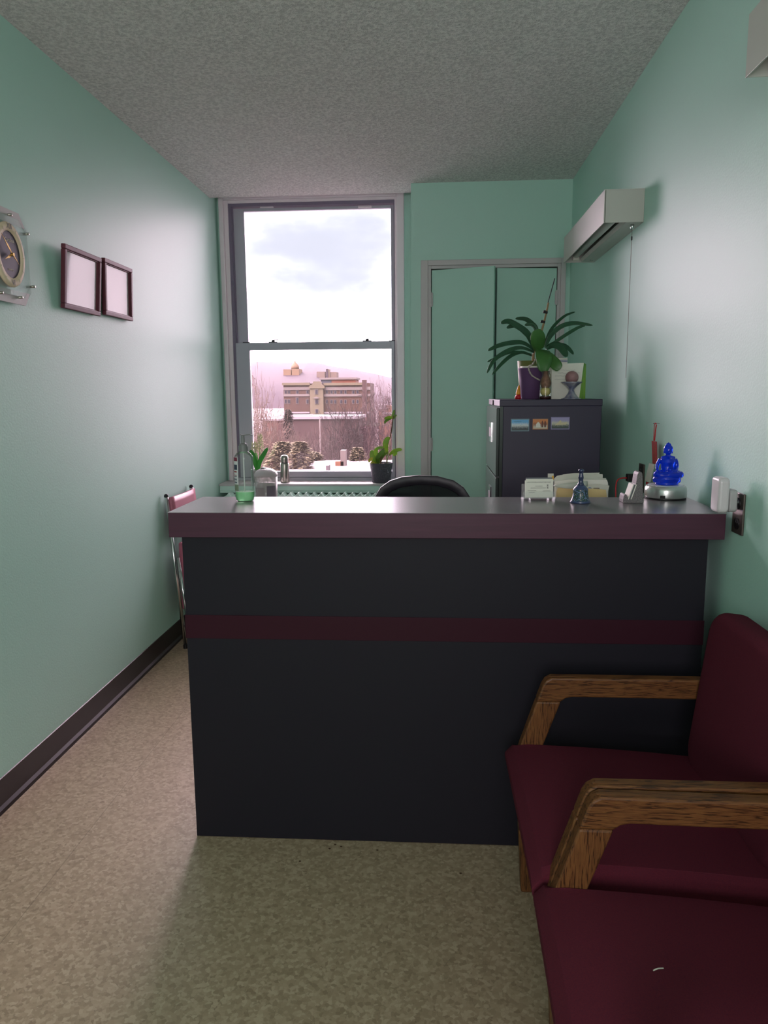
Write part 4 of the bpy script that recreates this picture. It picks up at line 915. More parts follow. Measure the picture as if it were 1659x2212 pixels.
# lidded tub on a small side table below the window
stb = thing('side_table', 'small grey table under the lidded tub near the radiator', 'table', (-1.05, 4.60, 0))
obj('table_top', B(-.2, -.17, .70, .2, .17, .73), 'white', stb, bev=.004)
for sx_ in (-1, 1):
    for sy_ in (-1, 1): obj('leg', B(sx_*.18-.015, sy_*.15-.015, 0, sx_*.18+.015, sy_*.15+.015, .70), 'white', stb)
tx = P(574.5, 1030, Y=4.6).x; zl = P(574, 1025, Y=4.6).z-.73
g = thing('lidded_tub', 'clear plastic tub with white domed lid and grey label', 'tub', (tx, 4.60, .73)); r = 25*4.6/F
bm = BM(); lathe(bm, [(r*.92, 0), (r*.96, .01), (r, zl), (r*.98, zl)], 40); obj('tub_wall', bm, clearish('frosted_plastic', (.9, .9, .9, 1), .8, .45, (.75, .72, .70, 1)), g, smooth=True)
bm = BM(); lathe(bm, [(r*.84, .004), (r*.86, zl-.055), (r*.5, zl-.05), (0, zl-.05)], 32); obj('inner_canister', bm, mat('inner_white', (186, 180, 176), .5), g, smooth=True)
bm = BM(); lathe(bm, [(r*1.0, zl-.012), (r*1.03, zl-.01), (r*1.03, zl+.004), (r*.95, zl+.018), (r*.6, zl+.034), (r*.3, zl+.040), (0, zl+.041)], 40); obj('lid', bm, mat('white_lid', (200, 192, 194), .25), g, smooth=True)
bm = BM(); ball(bm, (-.01, -.01, zl+.040), .014, 1.4, 1, .5, 14, 8); obj('lid_knob', bm, mat('grey_knob', (120, 118, 122), .3), g, smooth=True)
def cyl_patch(name, a0, a1, z0_, z1_, mt, rr=1.012):
    bm = BM(); v0 = []; v1 = []
    for i in range(9):
        a = a0+(a1-a0)*i/8; v0.append(bm.verts.new((r*rr*math.cos(a), r*rr*math.sin(a), z0_))); v1.append(bm.verts.new((r*rr*math.cos(a), r*rr*math.sin(a), z1_)))
    for i in range(8): bm.faces.new((v0[i], v0[i+1], v1[i+1], v1[i]))
    return obj(name, bm, mt, g, solid=.0006)
cyl_patch('tub_label', math.radians(285), math.radians(335), .03, zl-.065, mat('grey_label', (112, 108, 116), .5))
cyl_patch('tub_label', math.radians(220), math.radians(272), .02, zl-.075, mat('print_grey', (150, 144, 144), .5))

# ---------------------------------------------------------------- folding chair against the left wall
fc = thing('folding_chair', 'folded chair with pink backrest and chrome frame against the left wall', 'chair', (XL, 0, 0))
ft = .012
yA, yB = 3.955, 4.365
def FX(z): return .024 + (.86-z)/.86*.065
def fp(y, z, dx=0): return Vector((FX(z)+dx, y, z))
for yy in (yA-.008, yB+.008):
    bm = BM(); tube(bm, [fp(yy, .858), fp(yy, .015)], .011, 10); obj('frame_leg', bm, 'chrome', fc, smooth=True)
    bm = BM(); tube(bm, [fp(yy-.0, .52, .022), fp(yy, .02, .035)], .009, 10); obj('frame_leg', bm, 'chrome', fc, smooth=True)
bm = BM()
rows = []
for i in range(9):
    u = i/8; y = yA+(yB-yA)*u; dx = .016+.010*math.sin(u*PI)
    rows.append([bm.verts.new(fp(y, z, dx)) for z in (.66, .70, .76, .82, .853)])
for a, b in zip(rows, rows[1:]):
    for k_ in range(4): bm.faces.new((a[k_], a[k_+1], b[k_+1], b[k_]))
obj('backrest', bm, mat('pink_vinyl', (196, 120, 140), .35), fc, smooth=True, solid=.016)
bm = BM(); box(bm, FX(.4)+.012, yA+.01, .22, FX(.4)+.035, yB-.01, .60); obj('seat', bm, mat('pink_vinyl_seat', (170, 96, 116), .4), fc, bev=.008)
for z, yy in ((.86, yA-.008), (.86, yB+.008)):
    bm = BM(); ball(bm, fp(yy, .862), .0125, u=10, v=8); obj('end_cap', bm, 'dark', fc, smooth=True)
bm = BM(); tube(bm, [fp(yA, .10, .03), fp(yB, .10, .03)], .008, 8); obj('crossbar', bm, 'chrome', fc)
for yy in (yA-.008, yB+.008):
    for dx in (0, .035):
        bm = BM(); lathe(bm, [(.013, 0), (.013, .02), (.010, .022)], 12, fp(yy, .0, dx)); obj('rubber_foot', bm, 'black', fc)

# ---------------------------------------------------------------- wall lights on the right wall
def wall_light(y0, label):
    L = .945; g = thing('wall_light', label, 'wall light', (XR, y0, 2.080), group='white fluorescent wall lights')
    w, h = .160, .130
    EN = mat('light_housing_enamel', (188, 188, 180), .4)
    obj('front_panel', B(-w, .0, 0, -w+.004, L, h), EN, g, bev=.001)
    obj('top_panel', B(-w+.004, .0, h-.004, 0, L, h), EN, g)
    for yy in (0, L-.004): obj('end_cap', B(-w+.006, yy, .001, -.0005, yy+.004, h-.004), EN, g, bev=.001)
    bm = BM(); prism(bm, [(-.068, 0.002), (-.004, .002), (-.004, .045), (-.055, .045), (-.075, .02)], 1, .012, L-.012); obj('ballast_channel', bm, EN, g, bev=.001)
    obj('back_panel', B(-.004, .004, .001, 0, L-.004, h-.004), EN, g)
    bm = BM(); tube(bm, [(-.100, .03, .038), (-.100, L-.03, .038)], .019, 20); obj('fluorescent_tube', bm, mat('tube_glass', (190, 196, 190), .25), g, smooth=True)
    for yy in (.012, L-.032): obj('lamp_holder', B(-.115, yy, .01, -.085, yy+.02, .08), 'paper', g)
    bm = BM(); lathe(bm, [(.006, -.008), (.008, -.006), (.008, .012), (.0055, .016)], 12, (-.034, .045, -.010)); sk = obj('pull_switch', bm, 'chrome', g, smooth=True)
    bm = BM(); z = -.02; pts = []
    for i in range(150):
        ball(bm, (-.034, .045, z-i*.004), .0015, u=5, v=4)
    tube(bm, [(-.034, .045, -.018), (-.034, .045, -.02-150*.004)], .0005, 4)
    o = obj('pull_chain', bm, mat('bead_chain', (118, 110, 100), .4, metal=.7), sk)
    bm = BM(); lathe(bm, [(.0015, 0), (.003, .003), (.003, .014), (.0015, .017)], 8, (-.034, .045, -.062)); obj('chain_link', bm, 'dark', sk)
    for i in range(2):
        bm = BM(); lathe(bm, [(0, -.001), (.003, -.001), (.003, .002)], 8, (-.02-.014*i, L-.05-.02*i, .002)); obj('screw', bm, 'dark', g)
    return g
wl = wall_light(3.230, 'white fluorescent wall light with pull chain, above the filing cabinet')
copy_thing(wl, (XR, 1.835-.945, 2.086), 0, 'white wall light cut off by the top right corner of the photo')

# ---------------------------------------------------------------- frames and clock on the left wall
ROSE = mat('rosewood_frame', (104, 50, 60), .5, var=(50, .8, (86, 44, 56), (1, .3, .3)), spec=.3)
def pframe(name, y0, y1, z0, z1, tilt, label):
    w = y1-y0; h = z1-z0; g = thing(name, label, 'picture frame', (XL+.004, (y0+y1)/2, z0), group='rosewood frames on the left wall')
    g.rotation_euler = (0, tilt, 0)
    fwid = .019; bm = BM()
    def rail(a, b, c, d): prism(bm, [(a, b), (c, b), (c, d), (a, d)], 0, .002, .018)
    # mitred moulding: four rails with an inner step
    box(bm, .002, -w/2, 0, .020, w/2, fwid); box(bm, .002, -w/2, h-fwid, .020, w/2, h); box(bm, .002, -w/2, fwid, .020, -w/2+fwid, h-fwid); box(bm, .002, w/2-fwid, fwid, .020, w/2, h-fwid)
    obj('frame_moulding', bm, ROSE, g, bev=.003)
    bm = BM(); q = fwid-.001
    box(bm, .002, -w/2+q, q, .014, w/2-q, q+.005); box(bm, .002, -w/2+q, h-q-.005, .014, w/2-q, h-q); box(bm, .002, -w/2+q, q, .014, -w/2+q+.005, h-q); box(bm, .002, w/2-q-.005, q, .014, w/2-q, h-q)
    obj('inner_lip', bm, ROSE, g, bev=.001)
    obj('certificate', B(.002, -w/2+.015, .015, .006, w/2-.015, h-.015), mat('certificate_paper', (214, 204, 206), .6), g)
    obj('frame_glass', B(.0085, -w/2+.017, .017, .0095, w/2-.017, h-.017), 'frameglass', g)
    return g
pframe('framed_certificate', 2.945, 3.272, 1.748, 1.993, .085, 'left of two rosewood picture frames, beside the clock')
pframe('framed_certificate', 3.325, 3.632, 1.760, 2.004, .045, 'right of two rosewood picture frames, nearer the window')

cy_, cz_ = 2.560, 1.880
g = thing('wall_clock', 'octagonal clear acrylic wall clock with cream ring and dark dial', 'clock', (XL, cy_, cz_))
R1, cut = .157, .052
def octo(R, c): return [(R, R-c), (R-c, R), (-R+c, R), (-R, R-c), (-R, -R+c), (-R+c, -R), (R-c, -R), (R, -R+c)]
bm = BM(); prism(bm, octo(R1, cut), 0, .012, .016); obj('rear_plate', bm, 'acrylic', g, bev=.001)
bm = BM(); prism(bm, octo(R1*.84, cut*.8), 0, .024, .0275); obj('front_plate', bm, 'acrylic', g, bev=.001)
WB = mat('frosted_band', (186, 180, 178), .5)
for sg in (1, -1):
    bm = BM(); prism(bm, [(-R1+cut, sg*R1), (R1-cut, sg*R1), (R1-cut*.35, sg*(R1-.045)), (-R1+cut*.35, sg*(R1-.045))], 0, .017, .0195); obj('frosted_band', bm, WB, g)
def disc(r0, r1, x0, x1, seg=56, sy=1):
    bm = BM(); pr = [(r1, x0), (r1, x1)] if r0 == 0 else [(r0, x0), (r1*.99, x0), (r1, (x0+x1)/2), (r1*.98, x1), ((r0+r1)/2, x1+.002), (r0, x1), (r0, x0)]
    if r0 == 0: lathe(bm, [(0, x0)]+pr+[(0, x1)], seg)
    else:
        rings = []
        for r_, z_ in pr: rings.append([bm.verts.new((r_*math.cos(2*PI*i/seg), r_*math.sin(2*PI*i/seg), z_)) for i in range(seg)])
        for a, b in zip(rings, rings[1:]):
            for i in range(seg): bm.faces.new((a[i], a[(i+1) % seg], b[(i+1) % seg], b[i]))
    bmesh.ops.rotate(bm, matrix=Matrix.Rotation(PI/2, 3, 'Y'), verts=bm.verts, cent=(0, 0, 0))   # z -> x
    if sy != 1: bmesh.ops.scale(bm, vec=(1, sy, 1), verts=bm.verts)
    return bm
obj('clock_movement', disc(0, .05, .001, .03, sy=.86), 'dark', g)
obj('dial', disc(0, .081, .028, .034, sy=.84), mat('dark_slate_dial', (62, 58, 74), .5), g)
obj('chapter_ring', disc(.078, .107, .028, .038, sy=.84), mat('cream_ring', (226, 206, 176), .6), g, smooth=True)
BR = mat('brass', (196, 160, 92), .3, metal=.8)
def hand(ang, L_, wd, name, m_=BR, x=.042):
    d = Vector((0, math.sin(ang)*.84, math.cos(ang))); s_ = Vector((0, -math.cos(ang), math.sin(ang)*.84))
    bm = BM(); P0 = [d*-.02+s_*wd*.2, d*L_*.45+s_*wd, d*L_*.62+s_*wd*.4, d*L_, d*L_*.62-s_*wd*.4, d*L_*.45-s_*wd, d*-.02-s_*wd*.2]
    A_ = [bm.verts.new(p+Vector((x, 0, 0))) for p in P0]; B_ = [bm.verts.new(p+Vector((x+.0012, 0, 0))) for p in P0]
    bm.faces.new(A_); bm.faces.new(B_[::-1])
    for i in range(7): bm.faces.new((A_[i], A_[(i+1) % 7], B_[(i+1) % 7], B_[i]))
    obj(name, bm, m_, g)
hand(math.radians(248), .062, .0055, 'hour_hand'); hand(math.radians(-50), .092, .0045, 'minute_hand', x=.044); hand(math.radians(125), .052, .0018, 'second_hand', x=.046)
bm = disc(0, .006, .040, .049, 16); obj('hand_hub', bm, BR, g)
tm = lambda y, z, x=.0345: basis((0, 1, 0), (0, 0, 1), (x, y, z))
CRM = mat('dial_print_cream', (200, 190, 170), .5)
text('dial_text', 'Cardinal', .017, CRM, tm(.005, .048), g); text('dial_text', 'QUARTZ', .0085, CRM, tm(.0, -.050), g)
text('numeral', 'XII', .026, 'black', tm(0, .0925, .0405), g); text('numeral', 'VI', .026, 'black', tm(0, -.0925, .0405), g)
for h_ in (1, 2, 3, 4, 5, 7, 8, 9, 10, 11):
    a = 2*PI*h_/12; d = Vector((0, math.sin(a)*.84, math.cos(a)))
    bm = BM(); tube(bm, [Vector((.0402, 0, 0))+d*.086, Vector((.0402, 0, 0))+d*.099], .0008, 5); obj('hour_mark', bm, CRM if h_ % 3 else BR, g)
for y_, z_ in ((.035, R1-.02), (-.075, R1-.02), (R1-.02, .095), (R1-.005, -.085), (.062, -R1+.024), (-.06, -R1+.024)):
    bm = BM(); tube(bm, [(.002, y_, z_), (.034, y_, z_)], .0045, 10); obj('standoff', bm, 'steel', g, smooth=True)

# ---------------------------------------------------------------- oak armchairs
def armchair(label, loc, rz):
    """front at -X; origin at the far front floor corner; width along -Y"""
    g = thing('armchair', label, 'armchair', loc, rz, 'burgundy armchairs along the right wall')
    Wd, th = .598, .035
    x = lambda v: v-.25
    zj = .572
    arm = [(x(.283), zj), (x(.298), .617), (x(.306), .631), (x(.322), .640), (x(.80), .640), (x(.822), .625), (x(.822), zj), (x(.78), zj), (x(.775), .585), (x(.378), .586), (x(.360), .582), (x(.348), zj)]
    leg = [(x(.252), 0), (x(.233), .36), (x(.232), .415), (x(.283), zj), (x(.348), zj), (x(.298), .43), (x(.292), .36), (x(.294), 0)]
    rear = [(x(.782), 0), (x(.778), zj), (x(.822), zj), (x(.826), 0)]
    for y in (-th, -Wd):
        a = obj('armrest', prism(BM(), arm, 1, y, y+th), 'oakx', g, bev=.005, seg=3)
        obj('finger_joint', B(x(.315), y+.010, .6395, x(.40), y+.0165, .6406), mat('oak_end_grain', (112, 72, 40), .5), a)
        obj('front_leg', prism(BM(), leg, 1, y, y+th), 'oakz', g, bev=.005, seg=3)
        obj('rear_leg', prism(BM(), rear, 1, y, y+th), 'oakz', g, bev=.004)
    bm = BM(); box(bm, x(.262), -Wd+th, .31, x(.292), -th, .36); obj('front_rail', bm, 'oakx', g, bev=.003)
    bm = BM(); box(bm, x(.785), -Wd+th, .31, x(.815), -th, .36); obj('rear_rail', bm, 'oakx', g, bev=.003)
    # seat cushion
    bm = BM()
    prof = [(x(.238), .352), (x(.214), .368), (x(.201), .395), (x(.202), .425), (x(.222), .447), (x(.26), .455), (x(.40), .452), (x(.60), .440), (x(.76), .425), (x(.765), .36), (x(.5), .352)]
    n = len(prof); ys = [-Wd+.008, -Wd+.03, -Wd+.10, -Wd/2, -.10, -.03, -.008]; rows = []
    for j, y in enumerate(ys):
        e = (0, .6, 1, 1.25, 1, .6, 0)[j]
        rows.append([bm.verts.new((px_+(.0 if px_ > 0 else 0), y, pz-(1-min(e, 1))*(.014 if pz > .42 else 0)+(.006 if (pz > .43 and e > 1) else 0))) for px_, pz in prof])
    # where the arms pass, the cushion is notched narrower
    for a, b in zip(rows, rows[1:]):
        for i in range(n): bm.faces.new((a[i], a[(i+1) % n], b[(i+1) % n], b[i]))
    bm.faces.new(rows[0]); bm.faces.new(rows[-1][::-1])
    for v in bm.verts:
        if v.co.x > x(.24):
            lim0, lim1 = -Wd+th+.002, -th-.002
            v.co.y = min(max(v.co.y, lim0), lim1)
    c = obj('seat', bm, 'maroon', g, smooth=True, bev=.012, seg=3, sub=1)
    # backrest cushion
    bm = slab(BM(), Wd-2*th-.006, .44, .085, .07, 6)
    bmesh.ops.subdivide_edges(bm, edges=[e for e in bm.edges if abs(e.verts[0].co.x-e.verts[1].co.x) > .05], cuts=1)
    b = obj('backrest', bm, 'maroon', g, loc=(x(.742), -Wd/2, .625), rot=(0, .115, 0), smooth=False, bev=.026, seg=5)
    for p in b.data.polygons: p.use_smooth = True
    return g
c1 = armchair('burgundy armchair with oak arms, next to the reception counter', (.25, 1.982, 0), 0)
c2 = copy_thing(c1, (.25, 1.379, 0), -.024, 'nearest burgundy armchair, cut off by the bottom right corner')
bm = BM(); tube(bm, smooth_path([(-.008, 0, 0), (0, .003, .0015), (.010, .006, 0)], 4), .0011, 6)
lp = P(1422, 2097, Z=.4585); tag(obj('lint_thread', bm, 'paper', None, loc=lp), 'tiny white thread of lint on the nearest burgundy seat', 'lint')

# specks of dirt on the floor
random.seed(21)
sp_ = [(724, 1825), (712, 1834), (737, 1829), (815, 1837), (648, 1861), (995, 1887), (158, 1603), (168, 1594), (5, 1785), (281, 1486), (113, 1673)]
for i, (a, b) in enumerate(sp_[:8]):
    p = P(a, b, Z=0)
    bm = BM(); ball(bm, (0, 0, .0012), .003, 1.4, 1, .4, 6, 4)
    tag(obj('floor_crumb', bm, mat('crumb_brown', (70, 48, 34), .9), None, loc=p), ['dark crumb on the floor below the counter, under the front panel middle', 'dark crumb just left of the crumb below the counter middle', 'dark crumb just right of the crumb below the counter middle', 'dark crumb on the floor at the counter foot right of middle', 'dark crumb alone on the floor left of the counter middle', 'dark crumb on the floor nearest the armchair', 'brown crumb beside the left baseboard, nearer the camera', 'brown crumb beside the left baseboard, farther from the camera'][i], 'crumb', 'crumbs on the floor')

# ================================================================ outside the window
GZ = -16.0
OUTK = .11
def om(name, c, rough=.9, var=None):
    c = tuple(int(255*(v/255)*OUTK**(1/2.2)) for v in c)
    if var: var = (var[0], var[1], tuple(int(v*OUTK**(1/2.2)) for v in var[2]), var[3])
    return mat(name, c, rough, var=var, spec=.1)
M['snow'] = om('snowy_ground', (150, 140, 140), var=(.25, .6, (104, 92, 88), (1, 1, 1)))
bm = BM(); box(bm, -500, 12, GZ-1, 500, 2200, GZ); struct('ground', bm, 'snow')
# hill
hillpx = [(380, 800), (450, 790), (500, 786), (540, 785), (575, 782), (610, 784), (650, 785), (680, 784), (700, 787), (720, 792), (760, 798), (785, 803), (812, 808), (846, 816), (900, 826), (960, 836)]
bm = BM(); YH = 1500.; rows = []
random.seed(4)
top = []
for i in range(len(hillpx)-1):
    for k_ in range(10):
        u = k_/10; top.append(P(hillpx[i][0]*(1-u)+hillpx[i+1][0]*u, hillpx[i][1]*(1-u)+hillpx[i+1][1]*u, Y=YH))
for j in range(13):
    v = j/12; r_ = []
    for p in top:
        z = GZ+(p.z-GZ)*math.sin(v*PI/2)**.66
        r_.append(bm.verts.new((p.x*(.8+.2*v), 1000+500*v, z)))
    rows.append(r_)
rows.append([bm.verts.new((p.x, 1700, GZ)) for p in top])
for a, b in zip(rows, rows[1:]):
    for i in range(len(a)-1): bm.faces.new((a[i], a[i+1], b[i+1], b[i]))
struct('hill', bm, om('winter_wooded_hill', (84, 66, 74), var=(.05, .9, (66, 48, 62), (1, 1, 2.5))), smooth=True)

def BXp(bm, x0, y0, x1, y1, Y, d, zb=None):
    """box whose front face covers the given pixels at distance Y, depth d"""
    a = P(x0, y0, Y=Y); b = P(x1, y1, Y=Y); return box(bm, a.x, Y, b.z if zb is None else zb, b.x, Y+d, a.z)
CRE = om('cream_stone', (150, 134, 108)); BRK = om('brown_brick', (112, 82, 70), var=(.3, .6, (100, 72, 64), (1, 1, 1))); WST = om('white_stone', (164, 152, 146)); DW = om('dark_window', (60, 56, 66)); SNW = om('roof_snow', (200, 190, 194)); RB = om('red_brick', (140, 84, 76))
bd_ = thing('apartment_building', 'brown brick apartment building with cream central bay across the street', 'building', (P(684, 860, Y=200).x, 200, GZ))
org = Vector(bd_.location)
def part(name, rects, m_, parent, dy=0., d=1., zb=None, org=org, Y=200.):
    bm = BM()
    for (x0, y0, x1, y1) in rects: BXp(bm, x0, y0, x1, y1, Y+dy, d, zb)
    bmesh.ops.translate(bm, vec=-org, verts=bm.verts); return obj(name, bm, m_, parent)
part('brick_wall', [(612, 829, 800, 895)], BRK, bd_, 0, 14, GZ)
part('cornice', [(609, 827, 669, 832), (699, 827, 784, 832)], CRE, bd_, -.8, 1)
part('stone_band', [(612, 836, 669, 842), (699, 836, 800, 842)], WST, bd_, -.3, .4)
part('stone_band', [(612, 851.5, 669, 856), (699, 851.5, 800, 856)], WST, bd_, -.3, .4)
part('stone_band', [(612, 890, 669, 893), (699, 890, 800, 893)], SNW, bd_, -.5, .6)
part('central_bay', [(669, 832, 699, 895)], CRE, bd_, -1.2, 2, GZ)
bm = BM(); pts = [P(x_, y_, Y=198.5) for x_, y_ in ((667, 839), (667, 835), (675, 830), (677, 824), (692, 824), (694, 830), (701, 835), (701, 839))]
prism(bm, [(p.x-org.x, p.z-org.z) for p in pts], 1, -1.6, .4); obj('pediment', bm, CRE, bd_)
for (x0, y0, x1, y1) in ((681, 842, 686, 851), (681, 863, 687, 872), (681.5, 884, 686.5, 892)):
    w_ = part('window_frame', [(x0-1.2, y0-1, x1+1.2, y1+1)], WST, bd_, -1.35, .2); part('window_pane', [(x0, y0, x1, y1)], DW, w_, -1.45, .15)
bm = BM(); pts = [P(x_, y_, Y=198.4) for x_, y_ in ((677, 861), (677, 859.5), (683, 857), (689, 859.5), (689, 861))]
prism(bm, [(p.x-org.x, p.z-org.z) for p in pts], 1, -1.7, -1.3); obj('window_hood', bm, WST, bd_)
wins = []
for x_ in (617, 624, 642, 664): wins += [(x_-2.2, 843.5, x_+2.2, 850), (x_-2.2, 863 if x_ != 642 else 859, x_+2.2, 871)]
for x_ in (706, 716, 724, 737, 746, 763, 772): wins += [(x_-2, 843.5, x_+2, 850), (x_-2, 864, x_+2, 871)]
for r_ in wins:
    w_ = part('window_frame', [(r_[0]-.9, r_[1]-.6, r_[2]+.9, r_[3]+1.4)], WST, bd_, -.12, .12); part('window_pane', [r_], DW, w_, -.2, .1)
# penthouse behind, chimney
YP = 230.
pb = thing('rooftop_building', 'low flat roofed building with orange wall behind the apartment roof', 'building', (P(730, 822, Y=YP).x, YP, GZ)); og = Vector(pb.location)
part('grey_wall', [(693, 819, 716, 835)], om('blue_grey_wall', (100, 100, 112)), pb, 0, 10, GZ, og, YP)
part('orange_wall', [(716, 819, 768, 835)], om('orange_wall', (178, 104, 84)), pb, .1, 10, GZ, og, YP)
part('flat_roof', [(690, 816, 770, 819.5)], WST, pb, -.6, 11.5, None, og, YP)
bm = BM(); BXp(bm, 782, 821, 792, 870, 190, 1.4, GZ); tag(obj('brick_chimney', bm, om('chimney_brick', (104, 78, 76)), None), 'tall brown square chimney right of the apartment building', 'chimney')
# church and hillside buildings
YH2 = 1150.
ch = thing('hillside_church', 'pale yellow domed building high on the hillside', 'church', (P(638, 805, Y=YH2).x, YH2, P(638, 811, Y=YH2).z)); og = Vector(ch.location)
YEL = om('yellow_stone', (172, 140, 110))
part('nave', [(630, 797, 646, 812)], YEL, ch, 0, 30, 4, og, YH2); part('wing', [(612, 798, 629, 809)], YEL, ch, 2, 25, 4, og, YH2)
bm = BM(); c_ = P(637.5, 797, Y=YH2+12)-og; lathe(bm, [(6.4, 0), (6, 4), (4, 7.5), (1.5, 9.5), (.5, 13), (0, 14)], 16, c_); obj('dome', bm, YEL, ch, smooth=True)
hb = thing('hillside_mansion', 'pale hillside building complex with a dark tower', 'building', (P(705, 812, Y=YH2).x, YH2, P(705, 817, Y=YH2).z)); og = Vector(hb.location)
part('pale_wing', [(684, 803, 702, 814), (711, 804, 727, 815)], om('beige_stone', (158, 134, 122)), hb, 0, 25, 4, og, YH2)
part('dark_tower', [(704, 797, 708.5, 816)], om('tower_grey', (96, 80, 90)), hb, -3, 10, 4, og, YH2); part('pale_tower', [(709, 798, 712, 815)], om('beige_tower', (168, 142, 124)), hb, -2, 10, 4, og, YH2)
bm = BM(); p0 = P(588, 790, Y=1480.); p1 = P(588, 752, Y=1480.); tube(bm, [p0-Vector((0, 0, 12)), p0, p1], [1.4, 1.1, .5], 6); tag(obj('radio_mast', bm, om('mast_pink', (150, 110, 124)), None), 'thin tall radio mast on the hill top', 'mast')
# lower buildings nearer
YN = 120.
nb = thing('snowy_roof_building', 'long low brown building with a snow covered flat roof', 'building', (P(660, 900, Y=YN).x, YN, GZ)); og = Vector(nb.location)
part('wall', [(572, 903, 775, 960)], om('dull_brown_brick', (104, 78, 76), var=(.4, .7, (92, 70, 70), (1, 1, 1))), nb, 0, 10, GZ, og, YN); part('snow_roof', [(566, 900, 778, 905)], SNW, nb, -.4, 11, None, og, YN)
part('snow_drift', [(600, 897, 668, 901), (690, 897.5, 730, 901)], SNW, nb, 3, 5, None, og, YN)
YR = 90.
rb = thing('red_brick_house', 'red brick house with narrow windows behind the left bare tree', 'building', (P(585, 930, Y=YR).x, YR, GZ)); og = Vector(rb.location)
part('wall', [(569, 908, 602, 980)], RB, rb, 0, 6, GZ, og, YR); part('snow_roof', [(540, 905.5, 603, 909)], SNW, rb, -.3, 7, None, og, YR)
for x_ in (577, 586.5, 594): part('window', [(x_-1.3, 921, x_+1.3, 931), (x_-1.3, 944, x_+1.3, 954)], WST, rb, -.1, .1, None, og, YR)
YO = 140.
ob = thing('orange_house', 'orange house with a snowy roof at the right of the window view', 'building', (P(835, 885, Y=YO).x, YO, GZ)); og = Vector(ob.location)
part('wall', [(817, 876, 866, 900)], om('orange_brick', (166, 112, 88)), ob, 0, 8, GZ, og, YO); part('snow_roof', [(814, 874, 834, 884), (826, 891, 868, 894)], SNW, ob, -.5, 9, None, og, YO)
YG_ = 30.
gr = thing('snowy_flat_roof', 'near flat roof covered in snow at the bottom of the view', 'roof', (P(715, 1010, Y=YG_).x, YG_, P(715, 1022, Y=YG_).z)); og = Vector(gr.location)
zr = P(715, 1011, Y=YG_+4).z
bm = BM(); a = P(628, 1008, Y=YG_); b = P(870, 1008, Y=YG_); box(bm, a.x-.6, YG_-4, GZ, b.x, YG_+8, zr-.25); bmesh.ops.translate(bm, vec=-og, verts=bm.verts); obj('roof_wall', bm, RB, gr)
bm = BM(); box(bm, a.x-.8, YG_-4.2, zr-.25, b.x+.2, YG_+8.2, zr); bmesh.ops.translate(bm, vec=-og, verts=bm.verts); obj('snow_layer', bm, SNW, gr)
for j, (x0, y0, x1, y1, c, lab) in enumerate(((724, 997, 742, 1006, (176, 112, 80), 'orange brick chimney block on the near snowy roof'), (704, 1006, 710, 1014, (130, 116, 122), 'small grey vent on the near snowy roof'), (619, 992, 636, 1009, (184, 130, 124), 'pink chimney at the left end of the near snowy roof'), (735, 973, 747, 1003, (150, 132, 126), 'pale chimney stack behind the near snowy roof'))):
    bm = BM(); BXp(bm, x0, y0, x1, y1, YG_+(5 if j != 1 else 1), .5, zr-.3); tag(obj('roof_chimney', bm, om('chimney_colour', c), None), lab, 'chimney')
bm = BM(); q = P(691, 905, Y=49); tube(bm, [(q.x, 49, GZ), (q.x, 49, q.z)], .05, 6); tag(obj('flag_pole', bm, WST, None), 'thin pale pole standing among the bare trees', 'pole')

# bare trees
def bare_tree(x, y, ztop, seed, label, lean=0., spread=.42, col=(96, 78, 74), depth=7, trunk_r=.2, fork=.35, twig=.027, name='bare_tree', half=None):
    rnd = random.Random(seed); g = thing(name, label, 'tree', (x, y, GZ), group='bare winter trees')
    H_t = ztop-GZ; tb = BM(); bb = BM()
    p = Vector((0, 0, 0)); pts = [p]
    zf_ = H_t*fork
    for i in range(1, 5): pts.append(Vector((lean*zf_*i/4+rnd.uniform(-.08, .08), rnd.uniform(-.08, .08), zf_*i/4)))
    tube(tb, pts, [trunk_r*(1-.09*i) for i in range(5)], 7)
    obj('trunk', tb, om('bark_'+str(seed), col), g)
    L0 = (H_t-zf_)/3.1
    cnt_ = [0]
    def grow(p, d, L, r, lv):
        if lv == 0 or cnt_[0] > 5200: return
        ps = [p]; dd = d.copy(); q = p
        for i in range(3):
            dd = (dd+Vector((rnd.uniform(-.16, .16), rnd.uniform(-.16, .16), rnd.uniform(-.05, .12)))).normalized(); q = q+dd*L/3; ps.append(q)
        cnt_[0] += 1
        tube(bb, ps, [r, r*.88, r*.76, r*.62], 3 if r < .04 else 5, cap=False)
        nch = 3 if lv > 2 else 2
        for i in range(nch):
            a = rnd.uniform(0, 2*PI); s = rnd.uniform(.5, 1)*spread*1.5
            e1 = dd.cross(Vector((.3, .5, .2))).normalized(); e2 = dd.cross(e1)
            nd_ = (dd + (e1*math.cos(a)+e2*math.sin(a))*s + Vector((0, 0, .12))).normalized()
            st_ = ps[3] if i < 2 else ps[2]
            grow(st_, nd_, L*rnd.uniform(.66, .84), max(r*.6, twig), lv-1)
    n0 = 4
    for i in range(n0):
        a = 2*PI*i/n0+rnd.uniform(-.4, .4); grow(pts[-1], Vector((math.cos(a)*spread*1.3, math.sin(a)*spread*1.0, 1)).normalized(), L0, trunk_r*.5, depth)
    zm_ = max(v.co.z for v in bb.verts); fz_ = (H_t-zf_)/(zm_-zf_)
    xm_ = sorted(abs(v.co.x-pts[-1].x) for v in bb.verts)[int(len(bb.verts)*.985)]; fx_ = min(1, half/xm_) if half else fz_
    for v in bb.verts:
        v.co.z = zf_+(v.co.z-zf_)*fz_; v.co.x = pts[-1].x+(v.co.x-pts[-1].x)*fx_; v.co.y *= fx_
    obj('branches', bb, om('twigs_'+str(seed), col), g)
    return g
def tx_(px, Y): return P(px, 900, Y=Y).x
def tz_(py, Y): return P(700, py, Y=Y).z
